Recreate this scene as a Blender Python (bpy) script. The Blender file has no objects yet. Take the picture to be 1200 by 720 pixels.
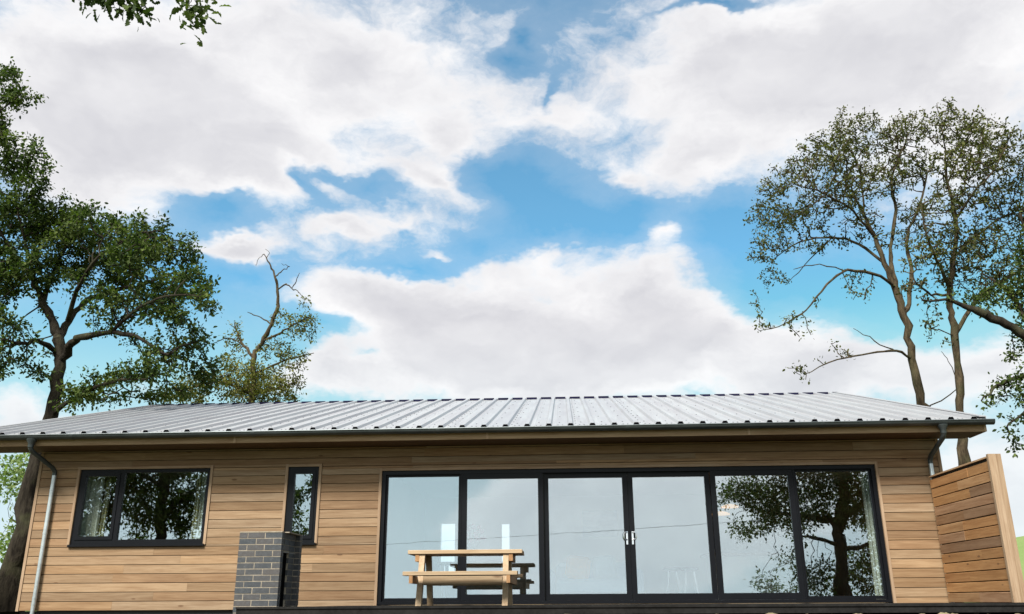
import bpy, math, random
import numpy as np
from mathutils import Vector, Matrix

SC = bpy.context.scene
COL = SC.collection
RAD = math.radians

# ------------------------------------------------------------------ camera
def make_camera():
    cd = bpy.data.cameras.new('camera')
    cd.sensor_width = 36.0
    cd.lens = 30.684
    cd.clip_start = 0.1
    cd.clip_end = 6000
    cam = bpy.data.objects.new('camera', cd)
    yaw, pitch, roll = -0.0587, 0.3257, -0.0051
    f = Vector((math.sin(yaw)*math.cos(pitch), math.cos(yaw)*math.cos(pitch), math.sin(pitch)))
    r0 = Vector((math.cos(yaw), -math.sin(yaw), 0))
    u0 = r0.cross(f)
    r = math.cos(roll)*r0 + math.sin(roll)*u0
    u = -math.sin(roll)*r0 + math.cos(roll)*u0
    M = Matrix((r, u, -f)).transposed().to_4x4()
    M.translation = (0, -14.374, 0.046)
    cam.matrix_world = M
    COL.objects.link(cam)
    SC.camera = cam
make_camera()

SC.view_settings.view_transform = 'Standard'
SC.view_settings.look = 'None'
SC.view_settings.gamma = 1.0
SC.view_settings.use_curve_mapping = False
SC.view_settings.exposure = 1.02
try:
    SC.cycles.max_bounces = 8
    SC.cycles.transparent_max_bounces = 16
    SC.cycles.caustics_reflective = False
    SC.cycles.caustics_refractive = False
except Exception:
    pass

# ------------------------------------------------------------------ node helper
class NT:
    def __init__(self, tree):
        self.t = tree
        tree.nodes.clear()
    def n(self, typ, **kw):
        nd = self.t.nodes.new(typ)
        for k, v in kw.items():
            setattr(nd, k, v)
        return nd
    def link(self, a, b):
        self.t.links.new(a, b)
    def _in(self, sock, v):
        if isinstance(v, bpy.types.NodeSocket):
            self.link(v, sock)
        elif v is not None:
            sock.default_value = v
    def math(self, op, a, b=None, c=None, clamp=False):
        nd = self.n('ShaderNodeMath', operation=op, use_clamp=clamp)
        for i, v in enumerate((a, b, c)):
            self._in(nd.inputs[i], v)
        return nd.outputs[0]
    def vmath(self, op, a, b=None, scale=None):
        nd = self.n('ShaderNodeVectorMath', operation=op)
        self._in(nd.inputs[0], a)
        if b is not None:
            self._in(nd.inputs[1], b)
        if scale is not None:
            self._in(nd.inputs['Scale'], scale)
        return nd.outputs['Value'] if op in ('LENGTH', 'DOT_PRODUCT', 'DISTANCE') else nd.outputs['Vector']
    def noise(self, vec, scale, detail=4.0, rough=0.55, lac=2.0, dist=0.0, color=False):
        nd = self.n('ShaderNodeTexNoise')
        if vec is not None:
            self.link(vec, nd.inputs['Vector'])
        nd.inputs['Scale'].default_value = scale
        nd.inputs['Detail'].default_value = detail
        nd.inputs['Roughness'].default_value = rough
        nd.inputs['Lacunarity'].default_value = lac
        nd.inputs['Distortion'].default_value = dist
        return nd.outputs['Color'] if color else nd.outputs['Fac']
    def mix(self, fac, a, b, blend='MIX'):
        nd = self.n('ShaderNodeMix', data_type='RGBA', blend_type=blend)
        self._in(nd.inputs[0], fac)
        self._in(nd.inputs[6], a)
        self._in(nd.inputs[7], b)
        return nd.outputs[2]
    def maprange(self, v, a, b, c=0.0, d=1.0, interp='LINEAR'):
        nd = self.n('ShaderNodeMapRange', interpolation_type=interp)
        self._in(nd.inputs[0], v)
        for i, q in enumerate((a, b, c, d)):
            self._in(nd.inputs[i+1], q)
        return nd.outputs[0]
    def mapping(self, vec, loc=(0, 0, 0), rot=(0, 0, 0), scale=(1, 1, 1), typ='POINT'):
        nd = self.n('ShaderNodeMapping', vector_type=typ)
        self.link(vec, nd.inputs[0])
        nd.inputs[1].default_value = loc
        nd.inputs[2].default_value = rot
        nd.inputs[3].default_value = scale
        return nd.outputs[0]

# ------------------------------------------------------------------ sky and sun
SUN_EL, SUN_AZ = RAD(50), RAD(22)       # azimuth measured from -Y (behind the camera) towards -X
# cloud banks (positive) and gaps of blue (negative) of this sky: direction x, direction z, radii, tilt, weight
BLOBS = [
    (-0.42, 0.512, 0.251, 0.138, 0.0, 0.9), (-0.23, 0.565, 0.223, 0.102, -15.0, 0.9), (-0.3, 0.465, 0.201, 0.061, -18.0, 0.55),
    (-0.491, 0.438, 0.105, 0.083, 0.0, 0.6), (-0.353, 0.43, 0.075, 0.037, -10.0, 0.5), (-0.126, 0.495, 0.066, 0.032, -20.0, 0.5),
    (0.183, 0.535, 0.291, 0.111, 0.0, 0.9), (0.307, 0.535, 0.262, 0.091, 0.0, 0.9), (-0.011, 0.519, 0.095, 0.035, -10.0, 0.5),
    (0.166, 0.459, 0.118, 0.049, 0.0, 0.7), (0.083, 0.445, 0.052, 0.021, -35.0, 0.5), (0.401, 0.449, 0.115, 0.103, 0.0, 0.6),
    (-0.056, 0.292, 0.283, 0.079, 0.0, 0.95), (0.109, 0.324, 0.141, 0.068, -12.0, 0.8), (-0.172, 0.318, 0.153, 0.06, 8.0, 0.7),
    (-0.015, 0.365, 0.088, 0.041, 0.0, 0.5), (-0.009, 0.245, 0.321, 0.052, 0.0, 0.7), (-0.247, 0.232, 0.073, 0.042, 0.0, 0.45),
    (-0.129, 0.44, 0.072, 0.027, -28.0, 0.75), (-0.243, 0.391, 0.078, 0.024, 12.0, 0.95), (-0.345, 0.368, 0.051, 0.021, 8.0, 1.0),
    (-0.178, 0.404, 0.057, 0.023, 10.0, 0.4), (0.115, 0.382, 0.03, 0.026, 0.0, 0.6), (-0.146, 0.374, 0.029, 0.011, 0.0, 0.4),
    (0.285, 0.238, 0.115, 0.053, 0.0, 0.7), (0.421, 0.214, 0.089, 0.074, 0.0, 0.65), (0.434, 0.113, 0.079, 0.065, 0.0, 0.5),
    (-0.534, 0.184, 0.051, 0.029, 0.0, 0.7), (-0.045, 0.602, 0.056, 0.021, 0.0, 0.2), (-0.038, 0.254, 0.409, 0.07, 0.0, 0.8),
    (-0.227, 0.334, 0.112, 0.041, 5.0, 0.6), (0.155, 0.275, 0.138, 0.064, 0.0, 0.7), (-0.292, 0.239, 0.062, 0.046, 0.0, 0.5),
    (0.309, 0.218, 0.176, 0.053, 0.0, 0.6), (-0.245, 0.076, 0.446, 0.099, 0.0, 0.5), (0.215, 0.072, 0.425, 0.097, 0.0, 0.5),
    (-0.332, 0.361, 0.094, 0.026, 15.0, 0.35), (-0.431, 0.481, 0.196, 0.105, 0.0, 0.5), (-0.042, 0.441, 0.082, 0.039, 0.0, -1.0),
    (0.015, 0.405, 0.087, 0.031, 0.0, -0.7), (0.184, 0.385, 0.068, 0.043, 0.0, -1.0), (0.219, 0.333, 0.053, 0.061, 0.0, -0.8),
    (0.279, 0.318, 0.1, 0.052, 0.0, -0.9), (0.359, 0.315, 0.099, 0.058, 0.0, -0.6), (-0.285, 0.438, 0.035, 0.018, -30.0, -0.8),
    (-0.204, 0.437, 0.047, 0.021, -10.0, -0.6), (-0.363, 0.4, 0.05, 0.029, 0.0, -0.9), (-0.391, 0.32, 0.073, 0.047, 0.0, -1.0),
    (-0.256, 0.287, 0.073, 0.026, -10.0, -0.75), (-0.21, 0.257, 0.047, 0.017, 0.0, -0.6), (-0.309, 0.275, 0.061, 0.045, 0.0, -0.7),
    (-0.489, 0.256, 0.091, 0.059, 0.0, -0.8), (-0.047, 0.565, 0.019, 0.019, -30.0, -0.7), (-0.029, 0.584, 0.015, 0.021, -15.0, -0.7),
    (-0.018, 0.535, 0.009, 0.017, -10.0, -0.35), (0.168, 0.599, 0.079, 0.009, 0.0, -1.0), (-0.093, 0.384, 0.049, 0.02, 0.0, -0.5),
    (-0.538, 0.134, 0.038, 0.041, 0.0, -0.8), (0.449, 0.169, 0.039, 0.041, 0.0, -0.3), (-0.18, 0.362, 0.095, 0.014, 5.0, -0.8),
    (-0.254, 0.447, 0.063, 0.015, -8.0, -0.7), (-0.014, 0.401, 0.107, 0.025, 5.0, -0.7), (0.082, 0.402, 0.038, 0.021, 0.0, -0.5),
    (-0.333, 0.335, 0.052, 0.026, 0.0, -0.6), (-0.09, 0.467, 0.029, 0.02, 0.0, -0.5),
]
def make_world():
    w = bpy.data.worlds.new('World')
    SC.world = w
    w.use_nodes = True
    g = NT(w.node_tree)
    sky = g.n('ShaderNodeTexSky', sky_type='NISHITA')
    sky.sun_disc = False
    sky.sun_elevation = SUN_EL
    sky.sun_rotation = math.pi + SUN_AZ
    sky.altitude = 200
    sky.air_density = 1.0
    sky.dust_density = 0.6
    sky.ozone_density = 1.4
    d = g.n('ShaderNodeTexCoord').outputs['Generated']
    sep = g.n('ShaderNodeSeparateXYZ'); g.link(d, sep.inputs[0])
    dx, dy, dz = sep.outputs
    # perspective-like stretch of the cloud layer: flatter towards the horizon
    st = g.vmath('MULTIPLY', d, (1.0, 1.0, 1.7))
    warp = g.vmath('SUBTRACT', g.noise(st, 6.0, 5, 0.62, color=True), (0.5, 0.5, 0.5))
    dw = g.vmath('ADD', d, g.vmath('SCALE', warp, scale=0.10))
    s2 = g.n('ShaderNodeSeparateXYZ'); g.link(dw, s2.inputs[0])
    cx = g.n('ShaderNodeCombineXYZ'); g.link(s2.outputs[0], cx.inputs[0]); g.link(s2.outputs[2], cx.inputs[1])
    e = cx.outputs[0]
    acc = 0.0
    for (bx, bz, rx, rz, rot, wt) in BLOBS:
        m = g.mapping(e, (bx, bz, 0), (0, 0, RAD(rot)), (rx*1.25, rz*1.25, 1), 'TEXTURE')
        gr = g.n('ShaderNodeTexGradient', gradient_type='QUADRATIC_SPHERE')
        g.link(m, gr.inputs[0])
        acc = g.math('MULTIPLY_ADD', gr.outputs['Fac'], wt*1.5, acc)
    fb = g.noise(st, 3.2, 5, 0.56)
    fine = g.noise(g.vmath('ADD', st, g.vmath('SCALE', warp, scale=0.12)), 10.0, 7, 0.64)
    fbm = g.math('ADD', g.math('MULTIPLY', g.math('SUBTRACT', fb, 0.5), 0.9), g.math('MULTIPLY', g.math('SUBTRACT', fine, 0.5), 1.75))
    # the rest of the sky: the same broken cloud from noise alone
    big = g.noise(st, 1.7, 4, 0.5)
    gen = g.math('ADD', g.maprange(big, 0.36, 0.56, -0.45, 0.85), g.maprange(dz, 0.05, 0.5, 0.10, 0.0, interp='SMOOTHSTEP'))
    win = g.math('MULTIPLY', g.maprange(g.vmath('DOT_PRODUCT', d, (-0.056, 0.946, 0.320)), 0.70, 0.84, interp='SMOOTHSTEP'), 1.0)
    field = g.math('ADD', g.math('MULTIPLY_ADD', g.math('SUBTRACT', acc, gen), win, gen), g.math('SUBTRACT', fbm, 0.13))
    mask = g.maprange(field, -0.28, 0.62, interp='SMOOTHSTEP')
    veil = g.maprange(field, -0.9, 0.15, 0.04, 0.22)
    mask = g.math('MAXIMUM', mask, g.math('MAXIMUM', veil, g.maprange(dz, 0.02, 0.34, 0.50, 0.0)))   # milky air low down
    # cloud body: bright sunlit edges, mauve-grey where it is thick
    thick = g.maprange(field, 0.35, 1.35, interp='SMOOTHSTEP')
    up = g.noise(g.vmath('ADD', g.vmath('ADD', st, g.vmath('SCALE', warp, scale=0.10)), (0.0, 0.0, 0.05)), 6.5, 4, 0.55)
    here = g.noise(g.vmath('ADD', st, g.vmath('SCALE', warp, scale=0.10)), 6.5, 4, 0.55)
    relief = g.maprange(g.math('SUBTRACT', up, here), -0.16, 0.16)
    shade = g.math('ADD', g.math('MULTIPLY', thick, 0.52), g.math('MULTIPLY', relief, 0.42), clamp=True)
    ccol = g.mix(shade, (8.1, 8.05, 8.1, 1), (5.25, 5.25, 5.6, 1))
    # clouds on the sun's side of the sky glow brighter
    sv = (-math.sin(SUN_AZ)*math.cos(SUN_EL), -math.cos(SUN_AZ)*math.cos(SUN_EL), math.sin(SUN_EL))
    glow = (g.maprange(g.vmath('DOT_PRODUCT', d, sv), 0.20, 1.0, 1.0, 1.95, interp='SMOOTHSTEP'))
    ccol = g.vmath('SCALE', ccol, scale=glow)
    blue = g.mix(1.0, sky.outputs[0], (0.80, 1.62, 1.62, 1), 'MULTIPLY')
    blue = g.mix(1.0, blue, (2.7, 5.5, 6.6, 1), 'DARKEN')
    col = g.mix(mask, blue, ccol)
    hz = g.n('ShaderNodeCombineXYZ')
    for i, q in enumerate((6.5, 7.5, 7.9)):
        hz.inputs[i].default_value = q
    # aerial haze: everything pales towards the horizon, all the way round
    col = g.mix(g.maprange(dz, 0.0, 0.30, 0.62, 0.0), col, g.vmath('SCALE', hz.outputs[0], scale=glow))
    bg = g.n('ShaderNodeBackground')
    g.link(col, bg.inputs['Color'])
    bg.inputs['Strength'].default_value = 0.062
    out = g.n('ShaderNodeOutputWorld')
    g.link(bg.outputs[0], out.inputs['Surface'])
    try:
        w.cycles.sampling_method = 'MANUAL'
        w.cycles.sample_map_resolution = 1024
    except Exception:
        pass
make_world()

def make_sun():
    sd = bpy.data.lights.new('sun', 'SUN')
    sd.energy = 5.0
    sd.angle = RAD(16)
    sd.color = (1.0, 0.965, 0.90)
    so = bpy.data.objects.new('sun', sd)
    to = Vector((-math.sin(SUN_AZ)*math.cos(SUN_EL), -math.cos(SUN_AZ)*math.cos(SUN_EL), math.sin(SUN_EL)))
    so.rotation_euler = to.to_track_quat('Z', 'Y').to_euler()
    so.location = to*60
    COL.objects.link(so)
make_sun()

# ------------------------------------------------------------------ materials
MATS = {}
def new_mat(name):
    m = bpy.data.materials.new(name)
    m.use_nodes = True
    g = NT(m.node_tree)
    out = g.n('ShaderNodeOutputMaterial')
    b = g.n('ShaderNodeBsdfPrincipled')
    g.link(b.outputs[0], out.inputs['Surface'])
    MATS[name] = m
    return m, g, b, out

def bump(g, b, h, strength, dist=0.01):
    bp = g.n('ShaderNodeBump')
    bp.inputs['Strength'].default_value = strength
    bp.inputs['Distance'].default_value = dist
    g.link(h, bp.inputs['Height'])
    g.link(bp.outputs[0], b.inputs['Normal'])

def wood(name, axis='X', rough=0.68, grain=1.0, fixed=None, knots=True, kn_size=1.0):
    """sawn timber; the piece's own tone comes from the object's colour"""
    m, g, b, out = new_mat(name)
    oi = g.n('ShaderNodeObjectInfo')
    pos = g.n('ShaderNodeTexCoord').outputs['Object']
    off = g.n('ShaderNodeCombineXYZ')
    for i, k in enumerate((37.0, 91.0, 53.0)):
        g.link(g.math('MULTIPLY', oi.outputs['Random'], k), off.inputs[i])
    p = g.vmath('ADD', pos, off.outputs[0])
    sc = {'X': (0.9, 14, 14), 'Y': (14, 0.9, 14), 'Z': (14, 14, 0.9)}[axis]
    ps = g.vmath('MULTIPLY', p, sc)
    n1 = g.noise(ps, 1.0, 5, 0.6, dist=0.8)
    n2 = g.noise(g.vmath('MULTIPLY', p, tuple(q*3.2 for q in sc)), 1.0, 4, 0.65)
    n3 = g.noise(p, 1.3, 3, 0.5)
    base = oi.outputs['Color'] if fixed is None else fixed
    dark = g.mix(1.0, base, (0.66, 0.54, 0.44, 1), 'MULTIPLY')
    lite = g.mix(1.0, base, (1.14, 1.12, 1.10, 1), 'MULTIPLY')
    f1 = g.maprange(g.math('MULTIPLY_ADD', n2, 0.45, g.math('MULTIPLY', n1, 0.6)), 0.40, 0.68)
    c = g.mix(g.math('MULTIPLY', f1, 0.85*grain), lite, dark)
    c = g.mix(g.maprange(n3, 0.45, 0.75, 0, 0.35), c, g.mix(1.0, c, (0.80, 0.80, 0.83, 1), 'MULTIPLY'))
    if knots:
        v = g.n('ShaderNodeTexVoronoi')
        v.inputs['Scale'].default_value = 1.0
        ks = {'X': (1.7, 6, 5.2), 'Y': (6, 1.7, 5.2), 'Z': (6, 6, 1.7)}[axis]
        g.link(g.vmath('MULTIPLY', p, ks), v.inputs['Vector'])
        kn = g.maprange(v.outputs['Distance'], 0.055*kn_size, 0.10*kn_size, 0.75, 0.0, interp='SMOOTHSTEP')
        c = g.mix(kn, c, (0.085, 0.04, 0.018, 1))
    g.link(c, b.inputs['Base Color'])
    b.inputs['Roughness'].default_value = rough
    b.inputs['Specular IOR Level'].default_value = 0.25
    bump(g, b, n2, 0.35, 0.004)
    return m

def simple(name, col, rough=0.5, metal=0.0, nscale=8.0, namt=0.25, bstr=0.1, spec=0.5):
    m, g, b, out = new_mat(name)
    pos = g.n('ShaderNodeTexCoord').outputs['Object']
    n1 = g.noise(pos, nscale, 5, 0.6)
    n2 = g.noise(pos, nscale*0.18, 3, 0.5)
    f = g.math('ADD', g.math('MULTIPLY', n1, 0.5), g.math('MULTIPLY', n2, 0.5))
    c = g.mix(g.maprange(f, 0.32, 0.68), tuple(q*(1-namt) for q in col[:3])+(1,), tuple(min(1, q*(1+namt)) for q in col[:3])+(1,))
    g.link(c, b.inputs['Base Color'])
    b.inputs['Roughness'].default_value = rough
    b.inputs['Metallic'].default_value = metal
    b.inputs['Specular IOR Level'].default_value = spec
    if bstr:
        bump(g, b, n1, bstr, 0.004)
    return m

CEDAR = wood('cedar_cladding', 'X')
CEDAR_Y = wood('cedar_screen', 'Y')
CEDAR_Z = wood('cedar_trim_upright', 'Z', knots=False)
PINE = wood('table_pine', 'X', kn_size=1.9)
PINE_Y = wood('table_pine_cross', 'Y', knots=False)
FRAME = simple('anthracite_frame', (0.0045, 0.005, 0.0065), 0.40, 0.0, 30, 0.12, 0.03, 0.14)
GUTTER = simple('gutter_dark_steel', (0.055, 0.065, 0.066), 0.42, 0.55, 5, 0.3, 0.04)
GALV = simple('galvanised_pipe', (0.50, 0.54, 0.55), 0.36, 0.75, 14, 0.22, 0.05)
BLACK = simple('black_foam', (0.003, 0.003, 0.004), 0.9, 0, 20, 0.3, 0.1, 0.0)
DECKM = simple('charcoal_deck', (0.013, 0.0125, 0.012), 0.85, 0, 24, 0.45, 0.5, 0.06)
MORTAR = simple('pale_mortar', (0.25, 0.215, 0.165), 0.95, 0, 40, 0.35, 0.5, 0.1)
PLASTER = simple('white_plaster', (0.84, 0.83, 0.80), 0.9, 0, 5, 0.05, 0.05, 0.1)
FLOORM = wood('oak_floor', 'X', 0.4, fixed=(0.40, 0.29, 0.19, 1), knots=False)
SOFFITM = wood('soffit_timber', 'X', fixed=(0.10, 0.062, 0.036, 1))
STEEL = simple('polished_handle', (0.80, 0.81, 0.82), 0.18, 1.0, 10, 0.05, 0.0)
SCREWM = simple('roof_screw', (0.10, 0.10, 0.11), 0.5, 0.5, 10, 0.2, 0.0)
STONE = simple('bank_stone', (0.125, 0.10, 0.06), 0.9, 0, 9, 0.5, 0.7, 0.1)
CABLEM = simple('black_cable', (0.01, 0.01, 0.01), 0.7, 0, 10, 0.1, 0.0)

def roof_metal():
    m, g, b, out = new_mat('plain_roof_metal')
    pos = g.n('ShaderNodeTexCoord').outputs['Object']
    n1 = g.noise(g.vmath('MULTIPLY', pos, (6.0, 0.35, 1.0)), 1.0, 4, 0.6)
    n2 = g.noise(pos, 22, 4, 0.6)
    oi = g.n('ShaderNodeObjectInfo')
    f = g.math('ADD', g.math('MULTIPLY', n1, 0.85), g.math('MULTIPLY', n2, 0.15))
    c = g.mix(g.maprange(f, 0.35, 0.66), (0.29, 0.28, 0.285, 1), (0.37, 0.378, 0.375, 1))
    c = g.mix(g.math('MULTIPLY', oi.outputs['Random'], 0.25), c, (0.27, 0.28, 0.29, 1))
    g.link(c, b.inputs['Base Color'])
    b.inputs['Metallic'].default_value = 0.4
    b.inputs['Roughness'].default_value = 0.42
    bump(g, b, n1, 0.06, 0.01)
    return m
ROOFM = roof_metal()

def brick_mat():
    m, g, b, out = new_mat('blue_grey_brick')
    oi = g.n('ShaderNodeObjectInfo')
    geo = g.n('ShaderNodeNewGeometry').outputs['Position']
    n1 = g.noise(geo, 26, 5, 0.65)
    n2 = g.noise(geo, 90, 3, 0.6)
    c = g.mix(oi.outputs['Random'], (0.020, 0.025, 0.030, 1), (0.045, 0.039, 0.036, 1))
    c = g.mix(g.maprange(n1, 0.45, 0.75, 0, 0.55), c, (0.062, 0.066, 0.070, 1))
    c = g.mix(g.maprange(n2, 0.62, 0.75, 0, 0.5), c, (0.17, 0.16, 0.14, 1))
    g.link(c, b.inputs['Base Color'])
    b.inputs['Roughness'].default_value = 0.62
    bump(g, b, n1, 0.4, 0.006)
    return m
BRICK = brick_mat()

def glass_mat(name, refl, tint, wob=0.0035):
    m = bpy.data.materials.new(name)
    m.use_nodes = True
    g = NT(m.node_tree)
    out = g.n('ShaderNodeOutputMaterial')
    tr = g.n('ShaderNodeBsdfTransparent'); tr.inputs[0].default_value = tint
    gl = g.n('ShaderNodeBsdfGlossy'); gl.inputs['Roughness'].default_value = 0.0
    gl.inputs['Color'].default_value = (0.93, 0.98, 1.0, 1)
    lw = g.n('ShaderNodeLayerWeight'); lw.inputs['Blend'].default_value = 0.5
    fac = g.math('MULTIPLY_ADD', g.math('POWER', lw.outputs['Facing'], 4.0), 0.9-refl, refl)
    pos = g.n('ShaderNodeTexCoord').outputs['Object']
    bp = g.n('ShaderNodeBump'); bp.inputs['Strength'].default_value = wob; bp.inputs['Distance'].default_value = 0.05
    g.link(g.noise(pos, 2.6, 2, 0.5), bp.inputs['Height'])
    g.link(bp.outputs[0], gl.inputs['Normal'])
    mx = g.n('ShaderNodeMixShader')
    g.link(fac, mx.inputs[0]); g.link(tr.outputs[0], mx.inputs[1]); g.link(gl.outputs[0], mx.inputs[2])
    g.link(mx.outputs[0], out.inputs['Surface'])
    return m
GLASS = glass_mat('window_glass', 0.30, (0.88, 0.93, 0.93, 1))

def cloth(name, c1, c2, scale=14.0):
    m, g, b, out = new_mat(name)
    pos = g.n('ShaderNodeTexCoord').outputs['Object']
    v = g.n('ShaderNodeTexVoronoi'); v.inputs['Scale'].default_value = scale
    g.link(pos, v.inputs['Vector'])
    n = g.noise(pos, 30, 3, 0.5)
    g.link(g.mix(g.maprange(g.math('MULTIPLY_ADD', n, 0.3, v.outputs['Distance']), 0.40, 0.62), c1, c2), b.inputs['Base Color'])
    b.inputs['Roughness'].default_value = 0.95
    return m

# ------------------------------------------------------------------ mesh helpers
class MB:
    """collects faces; build() links them as one mesh object"""
    def __init__(self):
        self.v = []; self.f = []
    def box(self, x0, x1, y0, y1, z0, z1):
        n = len(self.v)
        self.v += [(x0, y0, z0), (x1, y0, z0), (x1, y1, z0), (x0, y1, z0), (x0, y0, z1), (x1, y0, z1), (x1, y1, z1), (x0, y1, z1)]
        self.f += [tuple(n+i for i in q) for q in ((0, 3, 2, 1), (4, 5, 6, 7), (0, 1, 5, 4), (1, 2, 6, 5), (2, 3, 7, 6), (3, 0, 4, 7))]
        return self
    def cbox(self, x0, x1, y0, y1, z0, z1, c):
        """box with chamfered edges along its longest run seen from the front (y0 side)"""
        n = len(self.v)
        p = [(y1, z0), (y0+c, z0), (y0, z0+c), (y0, z1-c), (y0+c, z1), (y1, z1)]
        for x in (x0, x1):
            self.v += [(x, a, b) for a, b in p]
        k = len(p)
        self.f += [tuple(n+i for i in range(k))[::-1], tuple(n+k+i for i in range(k))]
        for i in range(k):
            j = (i+1) % k
            self.f.append((n+i, n+j, n+k+j, n+k+i))
        return self
    def prism(self, poly, axis, a, b):
        """poly of 2-D points extruded along an axis"""
        n = len(self.v); k = len(poly)
        for t in (a, b):
            for p, q in poly:
                self.v.append({'X': (t, p, q), 'Y': (p, t, q), 'Z': (p, q, t)}[axis])
        self.f += [tuple(n+i for i in range(k)), tuple(n+k+i for i in range(k))[::-1]]
        for i in range(k):
            j = (i+1) % k
            self.f.append((n+j, n+i, n+k+i, n+k+j))
        return self
    def tube(self, pts, rad, seg=10, cap=True):
        """swept round tube; rad a number or one per point"""
        pts = [Vector(p) for p in pts]
        rs = [rad]*len(pts) if isinstance(rad, (int, float)) else list(rad)
        n = len(self.v)
        prev = None
        for i, p in enumerate(pts):
            t = (pts[min(i+1, len(pts)-1)] - pts[max(i-1, 0)]).normalized()
            if prev is None:
                a = Vector((0, 0, 1)) if abs(t.z) < 0.9 else Vector((1, 0, 0))
                u = t.cross(a).normalized()
            else:
                u = (prev - t*prev.dot(t)).normalized()
            prev = u
            w = t.cross(u)
            for s in range(seg):
                an = 2*math.pi*s/seg
                self.v.append(tuple(p + (u*math.cos(an) + w*math.sin(an))*rs[i]))
        for i in range(len(pts)-1):
            for s in range(seg):
                q = (s+1) % seg
                self.f.append((n+i*seg+s, n+i*seg+q, n+(i+1)*seg+q, n+(i+1)*seg+s))
        if cap:
            self.f.append(tuple(n+s for s in range(seg))[::-1])
            self.f.append(tuple(n+(len(pts)-1)*seg+s for s in range(seg)))
        return self
    def mesh(self, name, mat=None, smooth=False):
        me = bpy.data.meshes.new(name)
        me.from_pydata(self.v, [], self.f)
        if mat:
            me.materials.append(mat)
        if smooth:
            me.polygons.foreach_set('use_smooth', [True]*len(me.polygons))
            try:
                me.set_sharp_from_angle(angle=RAD(40))
            except Exception:
                pass
        me.update()
        return me
    def build(self, name, mat, parent=None, smooth=False, color=None):
        return link(name, self.mesh(name, mat, smooth), parent, color)

def link(name, me, parent=None, color=None):
    o = bpy.data.objects.new(name, me)
    COL.objects.link(o)
    if parent:
        o.parent = parent
        o.matrix_parent_inverse = Matrix.Translation(-world_loc(parent))
    if color:
        o.color = (*color[:3], 1)
    return o

def world_loc(o):
    l = Vector(o.location)
    if o.parent:
        l = l + world_loc(o.parent) + o.matrix_parent_inverse.translation
    return l

def empty(name, loc=(0, 0, 0)):
    o = bpy.data.objects.new(name, None)
    o.location = loc
    o.empty_display_size = 0.2
    COL.objects.link(o)
    return o

def tag(o, label=None, cat=None, group=None, kind=None):
    if label: o['label'] = label
    if cat: o['category'] = cat
    if group: o['group'] = group
    if kind: o['kind'] = kind
    return o

rnd = random.Random(7)
def cedar_tone(r=rnd, lo=0.80, hi=1.15):
    k = r.uniform(lo, hi)*0.92
    base = r.choice([(0.255, 0.172, 0.104), (0.24, 0.165, 0.104), (0.275, 0.192, 0.122), (0.232, 0.150, 0.086), (0.262, 0.190, 0.128), (0.215, 0.137, 0.080)])
    return (base[0]*k, base[1]*k, base[2]*k*0.94)
TRIM = (0.265, 0.19, 0.124)

# ------------------------------------------------------------------ ground and terrain
def ground_height(x, y):
    def sm(a, b, t):
        t = max(0.0, min(1.0, (t-a)/(b-a)))
        return t*t*(3-2*t)
    h = -0.32
    h -= 1.15*sm(-4.4, -8.5, y) if y < 0 else 0
    h -= 4.0*sm(-30, -120, y) if y < 0 else 0
    # the green hillside beyond the house, to the right, and a gentler one left
    h += 20.0*sm(25, 230, y)*sm(15, 130, x - 0.12*(y-60))
    h += 3.0*sm(40, 200, y)*sm(-10, -120, x)
    return h

def make_ground():
    def axis(lo, hi, near, step):
        a = [near[0] + i*step for i in range(int((near[1]-near[0])/step)+1)]
        d, q = step, near[1]
        while q < hi:
            d *= 1.35; q += d; a.append(min(q, hi))
        d, q = step, near[0]
        while q > lo:
            d *= 1.35; q -= d; a.insert(0, max(q, lo))
        return sorted(set(a))
    xs = axis(-2500, 2500, (-14, 14), 0.7)
    ys = axis(-2500, 2500, (-16, 10), 0.5)
    r = random.Random(3)
    v = [(x, y, ground_height(x, y) + (r.uniform(-0.015, 0.015) if abs(x) < 20 and abs(y) < 20 else 0)) for y in ys for x in xs]
    W = len(xs)
    f = [(j*W+i, j*W+i+1, (j+1)*W+i+1, (j+1)*W+i) for j in range(len(ys)-1) for i in range(W-1)]
    m, g, b, out = new_mat('meadow_grass')
    pos = g.n('ShaderNodeTexCoord').outputs['Object']
    n1 = g.noise(pos, 0.05, 5, 0.6); n2 = g.noise(pos, 3.0, 6, 0.7)
    c = g.mix(g.maprange(n1, 0.35, 0.65), (0.075, 0.125, 0.032, 1), (0.115, 0.15, 0.05, 1))
    c = g.mix(g.maprange(n2, 0.4, 0.7), c, (0.07, 0.10, 0.030, 1))
    # rough ground near the house, darkened to cut bounce under eaves, pasture farther out
    far = g.maprange(g.math('ADD', g.vmath('LENGTH', pos), g.math('MULTIPLY', n2, 8.0)), 26.0, 40.0)
    rough = g.mix(g.maprange(n2, 0.35, 0.65), (0.055, 0.058, 0.030, 1), (0.075, 0.060, 0.042, 1))
    c = g.mix(far, rough, g.mix(0.35, c, (0.20, 0.26, 0.09, 1)))
    g.link(c, b.inputs['Base Color'])
    b.inputs['Roughness'].default_value = 0.95
    b.inputs['Specular IOR Level'].default_value = 0.1
    bump(g, b, n2, 0.6, 0.08)
    mb = MB(); mb.v = v; mb.f = f
    tag(mb.build('ground', m, smooth=True), kind='structure')
make_ground()

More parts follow.
